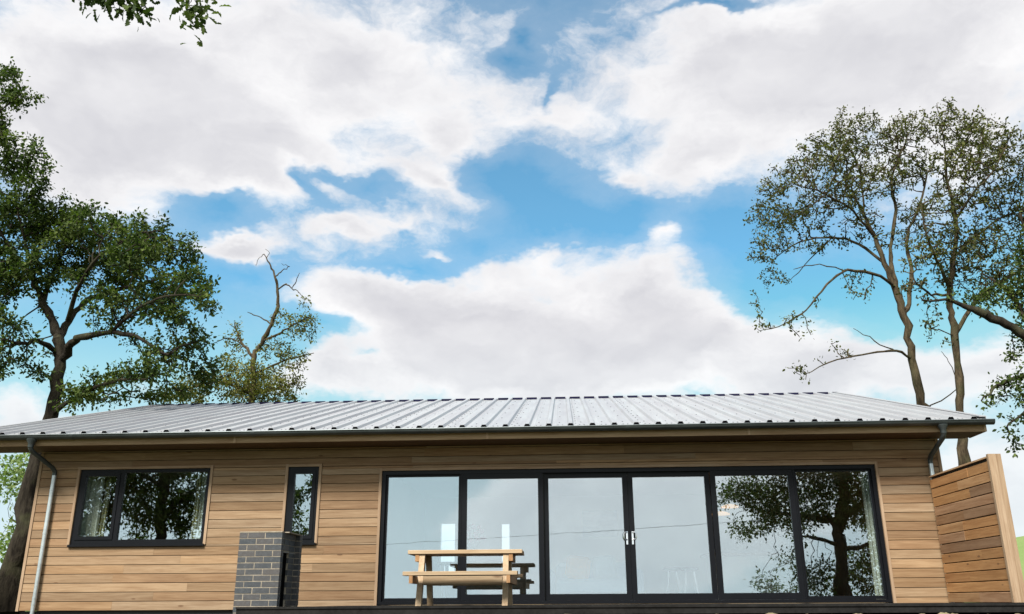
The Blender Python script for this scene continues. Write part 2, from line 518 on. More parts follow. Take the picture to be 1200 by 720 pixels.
# ------------------------------------------------------------------ the house
WX0, WX1 = -8.86, 5.99          # outer corners of the front wall
SOFF = 2.50
EAVE_Y, EAVE_Z = -0.66, 2.682
RIDGE_Y, RIDGE_Z = 6.30, 4.672
RX0, RX1 = -9.95, 6.54
DOOR = (-3.0, 4.95, 0.012, 2.10)
WIN = (-8.133, -5.896, 0.967, 2.187)
SLIM = (-4.574, -4.057, 0.967, 2.187)
CAS = 0.045                     # visible width of the timber casing
house = tag(empty('house', (-1.4, 3.4, -0.3)), 'single storey cedar clad house with ribbed metal roof and wide glass doors', 'house')

def build_walls():
    y0, y1 = 0.0, 0.20
    m = MB()
    # front wall backing around the three openings (no two faces share a plane)
    ops = [WIN, SLIM, (DOOR[0], DOOR[1], -0.055, DOOR[3])]
    xs = [WX0+0.01]
    for o in ops:
        m.box(xs[-1], o[0], y0, y1, -0.055, SOFF)
        m.box(o[0]+.0005, o[1]-.0005, y0, y1, o[3], SOFF)
        if o[2] > 0.1:
            m.box(o[0]+.0005, o[1]-.0005, y0, y1, -0.055, o[2])
        xs.append(o[1])
    m.box(xs[-1], WX1-0.01, y0, y1, -0.055, SOFF)
    backing = simple('dark_membrane', (0.025, 0.018, 0.014), 0.95, 0, 10, 0.2, 0.0)
    wall = m.build('wall', backing, house)
    # plinth
    MB().box(WX0+0.04, WX1-0.04, 0.03, 6.9, -0.6, -0.062).build('plinth', simple('dark_plinth', (0.02, 0.02, 0.02), 0.9), house)
    # cladding boards, course by course
    r = random.Random(21)
    pitch = 0.1405
    holes = [(WIN[0]-CAS, WIN[1]+CAS, WIN[2]-0.012, WIN[3]+CAS), (SLIM[0]-CAS, SLIM[1]+CAS, SLIM[2]-0.012, SLIM[3]+CAS), (DOOR[0]-CAS, DOOR[1]+CAS, -1, DOOR[3]+CAS)]
    z = -0.055
    while z < SOFF-0.02:
        zt = min(z+pitch-0.008, SOFF-0.002)
        # split the course into bands where an opening starts or ends inside it
        cuts = sorted({z, zt, *[q for h in holes for q in (h[2], h[3]) if z+0.004 < q < zt-0.004]})
        for za, zb in zip(cuts[:-1], cuts[1:]):
            mid = (za+zb)/2
            spans = [(WX0+0.045, WX1-0.045)]
            for h in holes:
                if h[2] < mid < h[3]:
                    ns = []
                    for a, b in spans:
                        if h[0] > a: ns.append((a, min(b, h[0]-0.001)))
                        if h[1] < b: ns.append((max(a, h[1]+0.001), b))
                    spans = [(a, b) for a, b in ns if b-a > 0.02]
            for a, b in spans:
                x = a
                first = True
                while x < b-0.02:
                    L = r.uniform(1.0, 4.2) if first else r.uniform(2.4, 4.8)
                    first = False
                    e = b if b-(x+L) < 0.6 else x+L
                    yo = -0.022 + r.uniform(-0.0018, 0.0018)
                    MB().cbox(x+0.0008, e-0.0008, yo, -0.0012, za, zb, 0.0035).build('board', CEDAR, wall, color=cedar_tone(r))
                    x = e
        z += pitch
    # side and rear walls (gable ends follow the roof)
    side = simple('side_cladding', (0.42, 0.28, 0.17), 0.8, 0, 6, 0.2, 0.2)
    def roofz(y): return EAVE_Z + (RIDGE_Z-EAVE_Z)*(y-EAVE_Y)/(RIDGE_Y-EAVE_Y) - 0.16
    for x0, x1 in ((WX0, WX0+0.18), (WX1-0.18, WX1)):
        poly = [(0.201, -0.055), (6.99, -0.055), (6.99, roofz(6.0)-0.1), (6.2, roofz(6.2)), (0.201, roofz(0.2))]
        w = MB()
        if x0 < 0:
            w.prism(poly, 'X', x0+0.002, x1-0.002)
        else:   # unseen opening added to let more daylight into the room
            ya, yb, za, zb = 0.55, 2.35, 0.25, 2.15
            w.prism([(0.201, -0.055), (ya, -0.055), (ya, roofz(ya)), (0.201, roofz(0.2))], 'X', x0+0.002, x1-0.002)
            w.prism([(ya+.0005, -0.055), (yb-.0005, -0.055), (yb-.0005, za), (ya+.0005, za)], 'X', x0+0.002, x1-0.002)
            w.prism([(ya+.0005, zb), (yb-.0005, zb), (yb-.0005, roofz(yb)), (ya+.0005, roofz(ya))], 'X', x0+0.002, x1-0.002)
            w.prism([(yb, -0.055), (6.99, -0.055), (6.99, roofz(6.0)-0.1), (6.2, roofz(6.2)), (yb, roofz(yb))], 'X', x0+0.002, x1-0.002)
        w.build('side_wall', side, house)
    # rear wall with the two slot windows seen right through the living room
    rear = MB()
    slots = [(-2.97, -2.62, 0.55, 1.82), (-1.52, -1.33, 0.55, 1.80)]
    xs = WX0+0.19
    for s in slots:
        rear.box(xs, s[0], 6.78, 6.98, -0.05, 4.2)
        rear.box(s[0]+.0005, s[1]-.0005, 6.78, 6.98, -0.05, s[2])
        rear.box(s[0]+.0005, s[1]-.0005, 6.78, 6.98, s[3], 4.2)
        xs = s[1]
    rear.box(xs, WX1-0.19, 6.78, 6.98, -0.05, 4.2)
    rear.build('rear_wall', PLASTER, house)
    # corner boards
    for x0, x1 in ((WX0-0.004, WX0+0.042), (WX1-0.042, WX1+0.004)):
        MB().box(x0, x1, -0.034, 0.03, -0.062, SOFF-0.003).build('corner_board', CEDAR_Z, house, color=TRIM)
    # rooms inside
    MB().box(WX0+0.185, WX1-0.185, 0.201, 6.775, -0.05, 0.004).build('interior_floor', FLOORM, house)
    MB().box(WX0+0.185, WX1-0.185, 0.201, 6.775, 2.42, 2.47).build('interior_ceiling', PLASTER, house)
    for x in (-5.2, -3.45):
        MB().box(x, x+0.1, 0.205, 6.77, 0.006, 2.418).build('partition_wall', PLASTER, house)
    return wall
build_walls()

def build_roof():
    slope = math.atan2(RIDGE_Z-EAVE_Z, RIDGE_Y-EAVE_Y)
    S = (RIDGE_Z-EAVE_Z)/(RIDGE_Y-EAVE_Y)
    def rz(y): return EAVE_Z + S*(y-EAVE_Y)
    # roof deck under the sheets: both slopes
    t = MB()
    t.prism([(-0.40, rz(-0.40)-0.16), (RIDGE_Y, rz(RIDGE_Y)-0.16), (7.5, rz(RIDGE_Y)-0.50), (7.5, rz(RIDGE_Y)-0.40), (RIDGE_Y, rz(RIDGE_Y)-0.06), (-0.40, rz(-0.40)-0.06)], 'X', RX0+0.05, RX1-0.05)
    roof = t.build('roof', simple('roof_deck_ply', (0.16, 0.11, 0.07), 0.9), house)
    # box-profile sheets, three ribs each; ribs every 0.345 m
    R = 0.345
    ny = 4
    def profile(n_ribs, first=0.0):
        pts = []
        for i in range(n_ribs):
            c = R*(i+0.5)
            # pan with two shallow stiffening swages, then the rib
            pts += [(c-0.5*R+0.0, 0.0), (c-0.088, 0.0), (c-0.052, 0.0), (c-0.030, 0.040), (c+0.030, 0.040), (c+0.052, 0.0)]
            pts += [(c+0.100, 0.0), (c+0.108, 0.0035), (c+0.122, 0.0035), (c+0.130, 0.0)]
        pts.append((R*n_ribs, 0.0))
        return pts
    def sheet_mesh(n_ribs):
        pr = profile(n_ribs)
        m = MB()
        k = len(pr)
        ln = math.hypot(RIDGE_Y-EAVE_Y, RIDGE_Z-EAVE_Z)
        for th in (0.0, -0.0035):
            for j in range(ny+1):
                s = ln*j/ny
                for x, h in pr:
                    hh = h+th
                    m.v.append((x, s*math.cos(slope) - hh*math.sin(slope), s*math.sin(slope) + hh*math.cos(slope)))
        N = k*(ny+1)
        for j in range(ny):
            for i in range(k-1):
                a = j*k+i
                m.f.append((a, a+1, a+1+k, a+k))
                m.f.append((N+a, N+a+k, N+a+1+k, N+a+1))
        for i in range(k-1):
            m.f.append((i, N+i, N+i+1, i+1))
            q = ny*k+i
            m.f.append((q, q+1, N+q+1, N+q))
        return m.mesh('roof_sheet', ROOFM)
    me3, me2 = sheet_mesh(3), sheet_mesh(2)
    # rib centres found on the eave: x = -1.956 + k*0.345
    start = -1.956 - 0.5*R - 23*R
    n_tot = int((RX1-start)/R + 0.2)
    x = start; i = 0; tops = []
    while i < n_tot:
        n = 3 if n_tot-i >= 3 else n_tot-i
        me = me3 if n == 3 else (me2 if n == 2 else sheet_mesh(1))
        o = link('roof_sheet', me, roof)
        o.location = (x, EAVE_Y, EAVE_Z + (0.0015 if (i//3) % 2 else 0))
        o.matrix_parent_inverse = roof.matrix_parent_inverse.inverted() @ Matrix.Translation(-Vector(house.location)) if False else Matrix.Identity(4)
        x += n*R; i += n
    xe = start + n_tot*R
    # black foam closers in the rib ends along the eave
    ce = MB().prism([(-0.046, -0.002), (0.046, -0.002), (0.027, 0.036), (-0.027, 0.036)], 'Y', -0.003, 0.03).mesh('rib_closer', BLACK)
    for k in range(n_tot):
        o = link('rib_closer', ce, roof)
        o.location = (start+(k+0.5)*R, EAVE_Y+0.001, EAVE_Z+0.0005)
        o.matrix_parent_inverse = Matrix.Identity(4)
    # dark ridge closer between the ribs, cap behind
    n_out = Vector((0, -math.sin(slope), math.cos(slope)))
    fill = simple('ridge_filler', (0.012, 0.012, 0.03), 0.8, spec=0.0)
    yb, zb = RIDGE_Y-0.03, rz(RIDGE_Y-0.03)
    for k in range(n_tot+1):
        xa = max(start + (k-0.5)*R + 0.05, start+0.002); xb = min(start + (k+0.5)*R - 0.05, xe-0.002)
        MB().box(xa, xb, yb, yb+0.05, zb+0.004, zb+0.054).build('ridge_closer', fill, roof)
    MB().prism([(RIDGE_Y+0.004, rz(RIDGE_Y)+0.026), (7.5, rz(RIDGE_Y)-0.31), (7.5, rz(RIDGE_Y)-0.35), (RIDGE_Y+0.004, rz(RIDGE_Y)-0.02)], 'X', start, xe).build('rear_roof_slope', ROOFM, roof)
    # screws
    m = MB()
    r = random.Random(5)
    def screw(x, y, h):
        p = Vector((x, y, rz(y))) + n_out*h
        a = len(m.v)
        u = Vector((1, 0, 0)); w = n_out.cross(u)
        for zz, rr in ((0.0, 0.012), (0.008, 0.010)):
            for q in range(6):
                an = q*math.pi/3
                m.v.append(tuple(p + n_out*zz + (u*math.cos(an) + w*math.sin(an))*rr))
        for q in range(6):
            m.f.append((a+q, a+(q+1) % 6, a+6+(q+1) % 6, a+6+q))
        m.f.append(tuple(a+6+q for q in range(6)))
    for k in range(n_tot):
        c = start+(k+0.5)*R
        for j in range(6):
            y = EAVE_Y+0.55+j*1.14
            screw(c+0.165+r.uniform(-.01, .01), y+r.uniform(-.03, .03), 0.0)
        if k % 3 == 2:
            for j in range(15):
                y = EAVE_Y+0.35+j*0.44
                screw(c+0.085+r.uniform(-.008, .008), y+r.uniform(-.02, .02), 0.0)
        screw(c-0.13, EAVE_Y+0.10, 0.0); screw(c+0.145, EAVE_Y+0.10, 0.0)
    tag(m.build('roof_screws', SCREWM, roof), kind='stuff')
    # verge flashings
    for xa, xb in ((start-0.012, start+0.09), (xe-0.09, xe+0.012)):
        v = MB()
        for (ya, yb) in ((EAVE_Y-0.004, RIDGE_Y+0.01),):
            za, zb = rz(ya)+0.012, rz(yb)+0.012
            v.prism([(ya, za+0.036), (ya, za+0.024), (yb, zb+0.024), (yb, zb+0.036)], 'X', xa, xb)
            xo = (xa, xa+0.006) if xa < 0 else (xb-0.006, xb)
            v.prism([(ya, za+0.022), (ya, za-0.10), (yb, zb-0.10), (yb, zb+0.022)], 'X', *xo)
        v.build('verge_flashing', ROOFM, roof)
    # barge boards on the gable verges
    for xa in (RX0+0.06, RX1-0.10):
        ya, yb = -0.38, RIDGE_Y
        MB().prism([(ya, rz(ya)-0.07), (ya, rz(ya)-0.22), (yb, rz(yb)-0.22), (yb, rz(yb)-0.07)], 'X', xa, xa+0.03).build('barge_board', CEDAR_Y, roof, color=TRIM)
    # fascia boards between the joints, with their cover strips
    joints = [RX0+0.04, -9.3, -5.313, -1.215, 2.895, 6.515]
    for a, b in zip(joints[:-1], joints[1:]):
        MB().box(a+0.002, b-0.002, -0.600, -0.575, 2.500, 2.632).build('fascia_board', CEDAR, house, color=(0.265, 0.19, 0.112))
    for q in joints[2:5]:
        MB().box(q-0.018, q+0.018, -0.609, -0.6005, 2.501, 2.61).build('fascia_joint_strip', CEDAR_Z, house, color=(0.37, 0.28, 0.185))
    MB().box(6.475, 6.512, -0.607, -0.6005, 2.497, 2.600).build('fascia_joint_strip', CEDAR_Z, house, color=(0.37, 0.28, 0.185))
    # soffit boards
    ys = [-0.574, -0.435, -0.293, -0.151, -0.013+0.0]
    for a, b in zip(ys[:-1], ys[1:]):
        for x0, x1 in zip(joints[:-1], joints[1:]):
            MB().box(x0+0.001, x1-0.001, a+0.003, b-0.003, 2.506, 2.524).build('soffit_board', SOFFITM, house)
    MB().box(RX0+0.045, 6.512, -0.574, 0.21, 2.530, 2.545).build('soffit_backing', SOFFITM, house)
    for xa in (RX0+0.045, 6.490):
        MB().prism([(-0.573, 2.498), (-0.014, 2.498), (-0.014, 2.66), (-0.573, 2.59)], 'X', xa, xa+0.022).build('eave_box_end', CEDAR_Y, house, color=(0.28, 0.19, 0.11))
    # half round gutter with end caps, joint collars
    m = MB()
    gx0, gx1 = RX0-0.04, 6.600
    cy, cz, rg = -0.668, 2.655, 0.066
    seg = 14
    def ring(x0, x1, ro, ri):
        a = len(m.v)
        for x in (x0, x1):
            for rr in (ro, ri):
                for s in range(seg+1):
                    an = math.pi + math.pi*s/seg
                    m.v.append((x, cy+rr*math.cos(an), cz+rr*math.sin(an)))
        K = seg+1
        for s in range(seg):
            o0, i0, o1, i1 = a+s, a+K+s, a+2*K+s, a+3*K+s
            m.f += [(o0, o0+1, o1+1, o1), (i0, i1, i1+1, i0+1), (o0, i0, i0+1, o0+1), (o1, o1+1, i1+1, i1)]
        for e in (0, seg):
            m.f.append((a+e, a+2*K+e, a+3*K+e, a+K+e))
    ring(gx0, gx1, rg, rg-0.004)
    q = gx0+2.0
    while q < gx1-0.4:
        ring(q-0.03, q+0.03, rg+0.005, rg+0.001)
        q += 3.0
    for x in (gx0, gx1):
        m.prism([(cy+rg*math.cos(math.pi+math.pi*s/seg), cz+rg*math.sin(math.pi+math.pi*s/seg)) for s in range(seg+1)], 'X', x-0.004 if x < 0 else x+0.0005, x-0.0005 if x < 0 else x+0.004)
    # rolled front bead
    m.tube([(gx0, cy-rg, cz+0.004), (gx1, cy-rg, cz+0.004)], 0.010, 8)
    m.build('gutter', GUTTER, house, smooth=True)
    # downpipes: outlet funnel, swan neck, pipe, clips
    for xt, xb, side in ((-8.675, -8.545, -1), (5.83, 5.80, 1)):
        m = MB()
        m.tube([(xt, cy, 2.603), (xt, cy, 2.575), (xt, cy, 2.530), (xt, cy, 2.47)], [0.080, 0.076, 0.048, 0.045], 14)
        pts = [(xt, cy, 2.515), (xt, cy, 2.46), (xt+(xb-xt)*0.12, cy+0.05, 2.405), (xt+(xb-xt)*0.85, -0.135, 2.21), (xb, -0.085, 2.15), (xb, -0.085, 2.09)]
        m.tube(pts, 0.037, 12)
        d = m.build('downpipe', GUTTER, house, smooth=True)  # eave shade put into the colour: upper bend darker than the pipe below
        k = MB().tube([(xb, -0.085, 2.105), (xb, -0.085, -0.28)], 0.034, 14).tube([(xb, -0.085, 0.07), (xb, -0.085, 0.035)], 0.038, 14)
        k.build('pipe_length', GALV, d, smooth=True)
        for zc in (1.85, 1.15, 0.14):
            c = MB().tube([(xb, -0.085, zc-0.012), (xb, -0.085, zc+0.012)], 0.038, 14)
            c.box(xb-0.006, xb+0.006, -0.05, -0.021, zc-0.012, zc+0.012)
            c.build('pipe_clip', GALV, d)
build_roof()

def frame_rect(m, x0, x1, z0, z1, w, y0, y1, wb=None):
    """rectangular frame of four bars butted end to end"""
    wb = wb or w
    m.box(x0, x0+w, y0, y1, z0, z1)
    m.box(x1-w, x1, y0, y1, z0, z1)
    m.box(x0+w, x1-w, y0+.0005, y1-.0005, z1-w, z1)
    m.box(x0+w, x1-w, y0+.0005, y1-.0005, z0, z0+wb)
    return m

def casing(op, parent, sill=True):
    x0, x1, z0, z1 = op
    yy = (-0.040, 0.06)
    zb = z0-0.012 if sill else z0-0.05
    MB().box(x0-CAS+.001, x0-.001, yy[0], yy[1], zb, z1+CAS-.001).build('casing_board', CEDAR_Z, parent, color=TRIM)
    MB().box(x1+.001, x1+CAS-.001, yy[0], yy[1], zb, z1+CAS-.001).build('casing_board', CEDAR_Z, parent, color=TRIM)
    MB().box(x0-.0005, x1+.0005, yy[0]+.001, yy[1], z1+.002, z1+CAS-.002).build('casing_board', CEDAR, parent, color=TRIM)

def pane(x0, x1, z0, z1, y, parent):
    return MB().box(x0, x1, y, y+0.006, z0, z1).build('pane', GLASS, parent)

def build_windows():
    # wide two-light window
    x0, x1, z0, z1 = WIN
    w = frame_rect(MB(), x0+.002, x1-.002, z0, z1-.002, 0.055, -0.012, 0.07, 0.075).build('window', FRAME, house)
    xm = -7.40
    MB().box(xm-0.035, xm+0.035, -0.011, 0.069, z0+.075, z1-.0575).build('mullion', FRAME, w)
    frame_rect(MB(), x0+.058, xm-.036, z0+.076, z1-.058, 0.055, -0.024, 0.05).build('sash', FRAME, w)
    MB().box(x0-.02, x1+.02, -0.062, 0.02, z0-0.035, z0-0.002).build('sill', FRAME, w)
    pane(x0+.113, xm-.091, z0+.131, z1-.113, 0.012, w)
    pane(xm+.035, x1-.057, z0+.075, z1-.057, 0.02, w)
    casing(WIN, w)
    # slim window
    x0, x1, z0, z1 = SLIM
    w = frame_rect(MB(), x0+.002, x1-.002, z0, z1-.002, 0.05, -0.012, 0.07, 0.06).build('window', FRAME, house)
    frame_rect(MB(), x0+.053, x1-.053, z0+.061, z1-.053, 0.058, -0.024, 0.05).build('sash', FRAME, w)
    MB().box(x0-.02, x1+.02, -0.062, 0.02, z0-0.035, z0-0.002).build('sill', FRAME, w)
    pane(x0+.111, x1-.111, z0+.119, z1-.111, 0.012, w)
    casing(SLIM, w)
    # six-light sliding doors: outer frame, fixed ends, four sashes
    x0, x1, z0, z1 = DOOR
    d = frame_rect(MB(), x0+.002, x1-.002, z0, z1-.002, 0.06, -0.010, 0.11, 0.045).build('sliding_door', FRAME, house)
    edges = [(-2.938, -1.70), (-1.68, -0.352), (-0.352, 1.012), (1.014, 2.335), (2.335, 3.655), (3.675, 4.888)]
    za, zb = z0+.046, z1-.062
    for i, (a, b) in enumerate(edges):
        if i in (0, 5):
            sw, y, yt = 0.035, 0.035, 0.05
            MB()
        elif i in (1, 4):
            sw, y, yt = 0.085, 0.0, 0.05
        else:
            sw, y, yt = 0.082, 0.055, 0.05
        s = frame_rect(MB(), a+.001, b-.001, za, zb, sw, y, y+yt, 0.10 if i not in (0, 5) else 0.05).build('sash', FRAME, d)
        pane(a+sw, b-sw, za+(0.10 if i not in (0, 5) else 0.05), zb-sw, y+0.02, d)
    for q in (-1.69, 3.665):
        MB().box(q-0.0095, q+0.0095, -0.006, 0.10, za, zb).build('mullion', FRAME, d)
    # paired bright handles
    for sgn, xc in ((-1, 0.968), (1, 1.058)):
        h = MB()
        h.box(xc-0.014, xc+0.014, 0.046, 0.0545, 0.90, 1.10)
        xo = xc+sgn*0.040
        h.tube([(xc, 0.05, 1.085), (xc, 0.012, 1.085), (xo, 0.002, 1.085), (xo+sgn*0.012, 0.0, 1.06), (xo+sgn*0.012, 0.0, 1.0), (xo, 0.002, 0.975), (xc, 0.012, 0.975), (xc, 0.05, 0.975)], 0.0115, 8)
        h.build('handle', STEEL, d, smooth=True)
    casing((x0, x1, z0, z1), d, sill=False)
build_windows()

# ------------------------------------------------------------------ deck, screen, brick pier, bench
def build_deck():
    d = tag(empty('deck', (1.2, -1.9, -0.2)), 'low charcoal timber deck along the front of the glass doors', 'deck')
    r = random.Random(9)
    y = -0.062
    x1 = 7.6
    tones = MB()
    k = 0
    while y > -3.60:
        yb = y-0.138
        x0 = -3.37 if y > -3.05 else -3.93
        mid = 1.2 + (k % 2)*1.6
        for a, b in ((x0, mid-0.002), (mid+0.002, x1)):
            MB().box(a, b, yb, y, -0.026, 0.0+r.uniform(-.001, .001)).build('deck_board', DECKM, d)
        y = yb-0.005; k += 1
    MB().box(-3.93, x1, -3.650, -3.612, -0.021, 0.0035).build('nosing_board', DECKM, d)
    MB().box(-3.925, x1, -3.638, -3.612, -0.092, -0.0225).build('edge_board', DECKM, d)
    MB().box(-3.93, -3.905, -3.61, -3.16, -0.135, 0.001).build('edge_board', DECKM, d)
    q = -3.2
    while q < x1:
        MB().box(q, q+0.05, -3.60, -0.07, -0.17, -0.028).build('joist', DECKM, d); q += 0.6
    # earth and rubble at its foot
    m = MB()
    r = random.Random(14)
    def stone(c, s):
        n = len(m.v)
        rows = ((-0.9, 0.35), (-0.45, 0.85), (0.1, 1.0), (0.6, 0.75), (0.95, 0.3))
        sx, sy, sz = s*r.uniform(.8, 1.5), s*r.uniform(.7, 1.1), s*r.uniform(.55, .9)
        for h, w in rows:
            for q in range(7):
                an = q*2*math.pi/7 + r.uniform(-.2, .2)
                w2 = w*r.uniform(.8, 1.15)
                m.v.append((c[0]+sx*w2*math.cos(an), c[1]+sy*w2*math.sin(an), c[2]+sz*h*r.uniform(.85, 1.1)))
        for i in range(4):
            for q in range(7):
                p = (q+1) % 7
                m.f.append((n+i*7+q, n+i*7+p, n+i*7+7+p, n+i*7+7+q))
        m.f += [tuple(n+q for q in range(7))[::-1], tuple(n+28+q for q in range(7))]
    x = -2.6
    while x < 7.5:
        s = r.uniform(0.03, 0.085)
        if r.random() < (0.25 if x < 1.5 else 0.85):
            stone((x, -3.79+r.uniform(-.06, .06), -0.150+r.uniform(-0.03, .012)), s)
        for i in range(3):
            stone((x+r.uniform(-.1, .1), -3.95-i*0.16+r.uniform(-.05, .05), ground_height(x, -3.95-i*.16)+r.uniform(-.01, .05)), r.uniform(.03, .07))
        x += s*1.6
    tag(m.build('rubble', STONE), 'pale rubble stones heaped against the foot of the deck', 'stones', kind='stuff')
    b = MB()
    b.prism([(-3.66, -0.8), (-3.66, -0.16), (-4.05, -0.21), (-4.8, -0.48), (-6.0, -0.9), (-6.0, -1.4)], 'X', -3.85, 7.6)
    tag(b.build('earth_bank', simple('bare_earth', (0.20, 0.15, 0.09), 0.95, 0, 6, 0.4, 0.8, 0.1)), kind='structure')
build_deck()

def build_screen():
    s = tag(empty('privacy_screen', (5.76, -1.1, 0)), 'orange brown horizontal board privacy screen standing out from the house corner', 'screen')
    r = random.Random(33)
    core = MB().box(5.757, 5.807, -2.17, -0.135, 0.004, 1.86).build('screen_core', simple('dark_batten', (0.03, 0.02, 0.012), 0.9), s)
    tones = [(0.32, 0.172, 0.070), (0.22, 0.125, 0.064), (0.31, 0.168, 0.070), (0.20, 0.12, 0.068), (0.305, 0.18, 0.088), (0.285, 0.15, 0.062), (0.25, 0.15, 0.085)]
    def jit(c, k): return tuple(q*k for q in c)
    z = 0.006
    n = 0
    while z < 1.80:
        zt = z+0.129
        cuts = [-2.165]
        if n % 4 != 1:
            cuts.append(-r.uniform(0.8, 1.5))
        cuts.append(-0.132)
        for a, b in zip(cuts[:-1], cuts[1:]):
            xo = 5.727+r.uniform(-.003, .003)
            c = 0.004
            MB().prism([(5.756, z), (xo+c, z), (xo, z+c), (xo, zt-c), (xo+c, zt), (5.756, zt)], 'Y', a+.001, b-.001).build('board', CEDAR_Y, s, color=jit(r.choice(tones), r.uniform(.88, 1.10)))
            MB().box(5.808, 5.832, a+.001, b-.001, z, zt).build('board', CEDAR_Y, s, color=jit(r.choice(tones), r.uniform(.88, 1.10)))
        z += 0.1405; n += 1
    MB().box(5.717, 5.842, -2.168, -0.133, 1.863, 1.885).build('top_rail', CEDAR_Y, s, color=(0.36, 0.24, 0.14))
    MB().box(5.700, 5.800, -2.225, -2.171, 0.006, 1.905).build('end_post', CEDAR_Z, s, color=(0.28, 0.205, 0.135))
    MB().box(5.8015, 5.870, -2.221, -2.171, 0.006, 1.905).build('end_post', CEDAR_Z, s, color=(0.25, 0.18, 0.115))
build_screen()

def build_pier():
    p = tag(empty('brick_pier', (-3.9, -2.8, -0.3)), 'blue grey brick pier with pale mortar and a dark slot in its side', 'pier')
    C = 0.075
    bx, by, bz = 0.215, 0.1025, 0.065
    zt = 0.905
    nc = 16
    core = MB()
    X0, X1 = -4.178, -3.6255
    Y0 = -3.06
    core.box(X0+.003, X1-.003, Y0+.0025, Y0+by-.003, zt-nc*C, zt-.002)
    core.box(X0+.006, X0+by-.006, Y0+by-.004, Y0+0.70, zt-nc*C, zt-.004)
    core.box(X0+by, X1+0.055, Y0+0.6022, Y0+0.699, zt-nc*C, zt-.003)
    core.box(X1-by+.006, X1-.007, Y0+by-.004, Y0+0.602, zt-3*C-.01, zt-.0045)   # bricks bridging the slot
    core.box(X1-by+.0065, X1-.0075, Y0+0.345, Y0+0.6015, zt-nc*C, zt-3*C-.0112)
    core.box(X0+by, X1-by+.004, Y0+by-.002, Y0+0.6, zt-2*C, zt-.006)  # hidden slab added to keep sun out of the hollow pier
    core = core.build('mortar', MORTAR, p)
    MB().box(X0+by+.002, X1-.028, Y0+by+.003, Y0+.338, zt-nc*C, zt-3.3*C).build('slot_shade', simple('slot_shade_black', (0.004, 0.004, 0.004), 0.9, spec=0.0), p)  # black block stands in for the shade inside the slot
    def bm(l, w): return MB().box(-l/2, l/2, -w/2, w/2, 0, bz).mesh('brick', BRICK)
    full, half, tq = bm(bx, by), bm(by, by), bm(by*1.55, by)
    fy = bm(by, bx)
    r = random.Random(4)
    def put(me, x, y, z, rot=0.0):
        o = link('brick', me, p)
        o.matrix_parent_inverse = Matrix.Identity(4)
        o.location = Vector((x+r.uniform(-.0015, .0015), y+r.uniform(-.0015, .0015), z)) - Vector(p.location)
        o.rotation_euler = (0, 0, rot+r.uniform(-.006, .006))
    for k in range(nc):
        z = zt-(k+1)*C+0.006
        yc = Y0+by/2
        # front leaf: half, full, full alternating with full, full, half
        lens = [(half, by), (full, bx), (full, bx)] if k % 2 == 0 else [(full, bx), (full, bx), (half, by)]
        x = X0
        for me, l in lens:
            put(me, x+l/2, yc, z)
            x += l+0.010
        # rear leaf, longer, seen past the slot
        lens = [(full, bx), (full, bx), (full, bx)] if k % 2 else [(half, by), (full, bx), (full, bx), (half, by)]
        x = X1+0.055+.006
        for me, l in lens:
            put(me, x-l/2, Y0+0.651, z)
            x -= l+0.010
        # left return
        for q in range(2):
            put(fy, X0+by/2, Y0+by+.014+bx/2+q*(bx+.010)+(0.02 if k % 2 else 0), z)
        # bridge over the slot on the right
        if True:
            for q in ((0, 1) if k < 3 else (1,)):
                put(fy, X1-by/2, Y0+by+.014+bx/2+q*(bx+.012)+(0.015 if k % 2 else 0), z)
    # mortar cappings
    MB().box(X0-.002, X1+.002, Y0-.002, Y0+by+.002, zt-.001, zt+.012).build('mortar_cap', MORTAR, p)
    MB().box(X1-by, X1+0.060, Y0+by+.004, Y0+0.70, zt-.0005, zt+.011).build('mortar_cap', MORTAR, p)
    MB().box(X1-by+.004, X1+.004, Y0+by+.006, Y0+0.598, zt-3*C-.019, zt-3*C-.0105).build('lintel', simple('pale_lintel', (0.22, 0.21, 0.19), 0.8), p)
build_pier()

def build_table():
    t = tag(empty('picnic_table', (-1.34, -2.15, 0.002)), 'pale pine picnic table with attached bench seats on the deck', 'picnic table')
    r = random.Random(12)
    def tone(k=1.0):
        q = r.uniform(.93, 1.07)*k
        return (0.31*q, 0.235*q, 0.15*q)
    cx, cy = -1.34, -2.15
    # top planks
    for i in range(5):
        y = cy-0.345+i*0.139
        MB().cbox(cx-0.755+r.uniform(-.004, .004), cx+0.755+r.uniform(-.004, .004), y, y+0.133, 0.650, 0.70, 0.004).build('top_plank', PINE, t, color=tone())
    for sgn in (-1, 1):
        for i in range(2):
            yc = cy+sgn*(0.60+i*0.135)
            MB().cbox(cx-0.735, cx+0.715, yc-0.063, yc+0.063, 0.366, 0.415, 0.004).build('seat_plank', PINE, t, color=tone())
    for sx in (-1, 1):
        xl = cx+sx*0.555
        # rails under the top and the seats (they run across the table)
        MB().box((xl-0.0765 if sx < 0 else xl+0.0525)-0.026, (xl-0.0765 if sx < 0 else xl+0.0525)+0.026, cy-0.33, cy+0.33, 0.556, 0.649).build('top_rail', PINE_Y, t, color=(0.26, 0.15, 0.07))
        MB().box((xl-0.0735 if sx < 0 else xl+0.0495)-0.023, (xl-0.0735 if sx < 0 else xl+0.0495)+0.023, cy-0.80, cy+0.80, 0.272, 0.365).build('seat_rail', PINE_Y, t, color=(0.26, 0.15, 0.07))
        for sy in (-1, 1):
            # splayed leg in the plane x = const
            ya, yb = cy+sy*0.26, cy+sy*0.50
            w = 0.055
            MB().prism([(ya-w, 0.649), (ya+w, 0.649), (yb+w, 0.0), (yb-w, 0.0)], 'X', xl-0.048, xl+0.024).build('leg', PINE_Y, t, color=tone(.98))
    for y in (cy-0.452, cy+0.418):
        MB().cbox(cx-0.529, cx+0.505, y, y+0.034, 0.262, 0.364, 0.003).build('long_brace', PINE, t, color=tone(.92))
build_table()

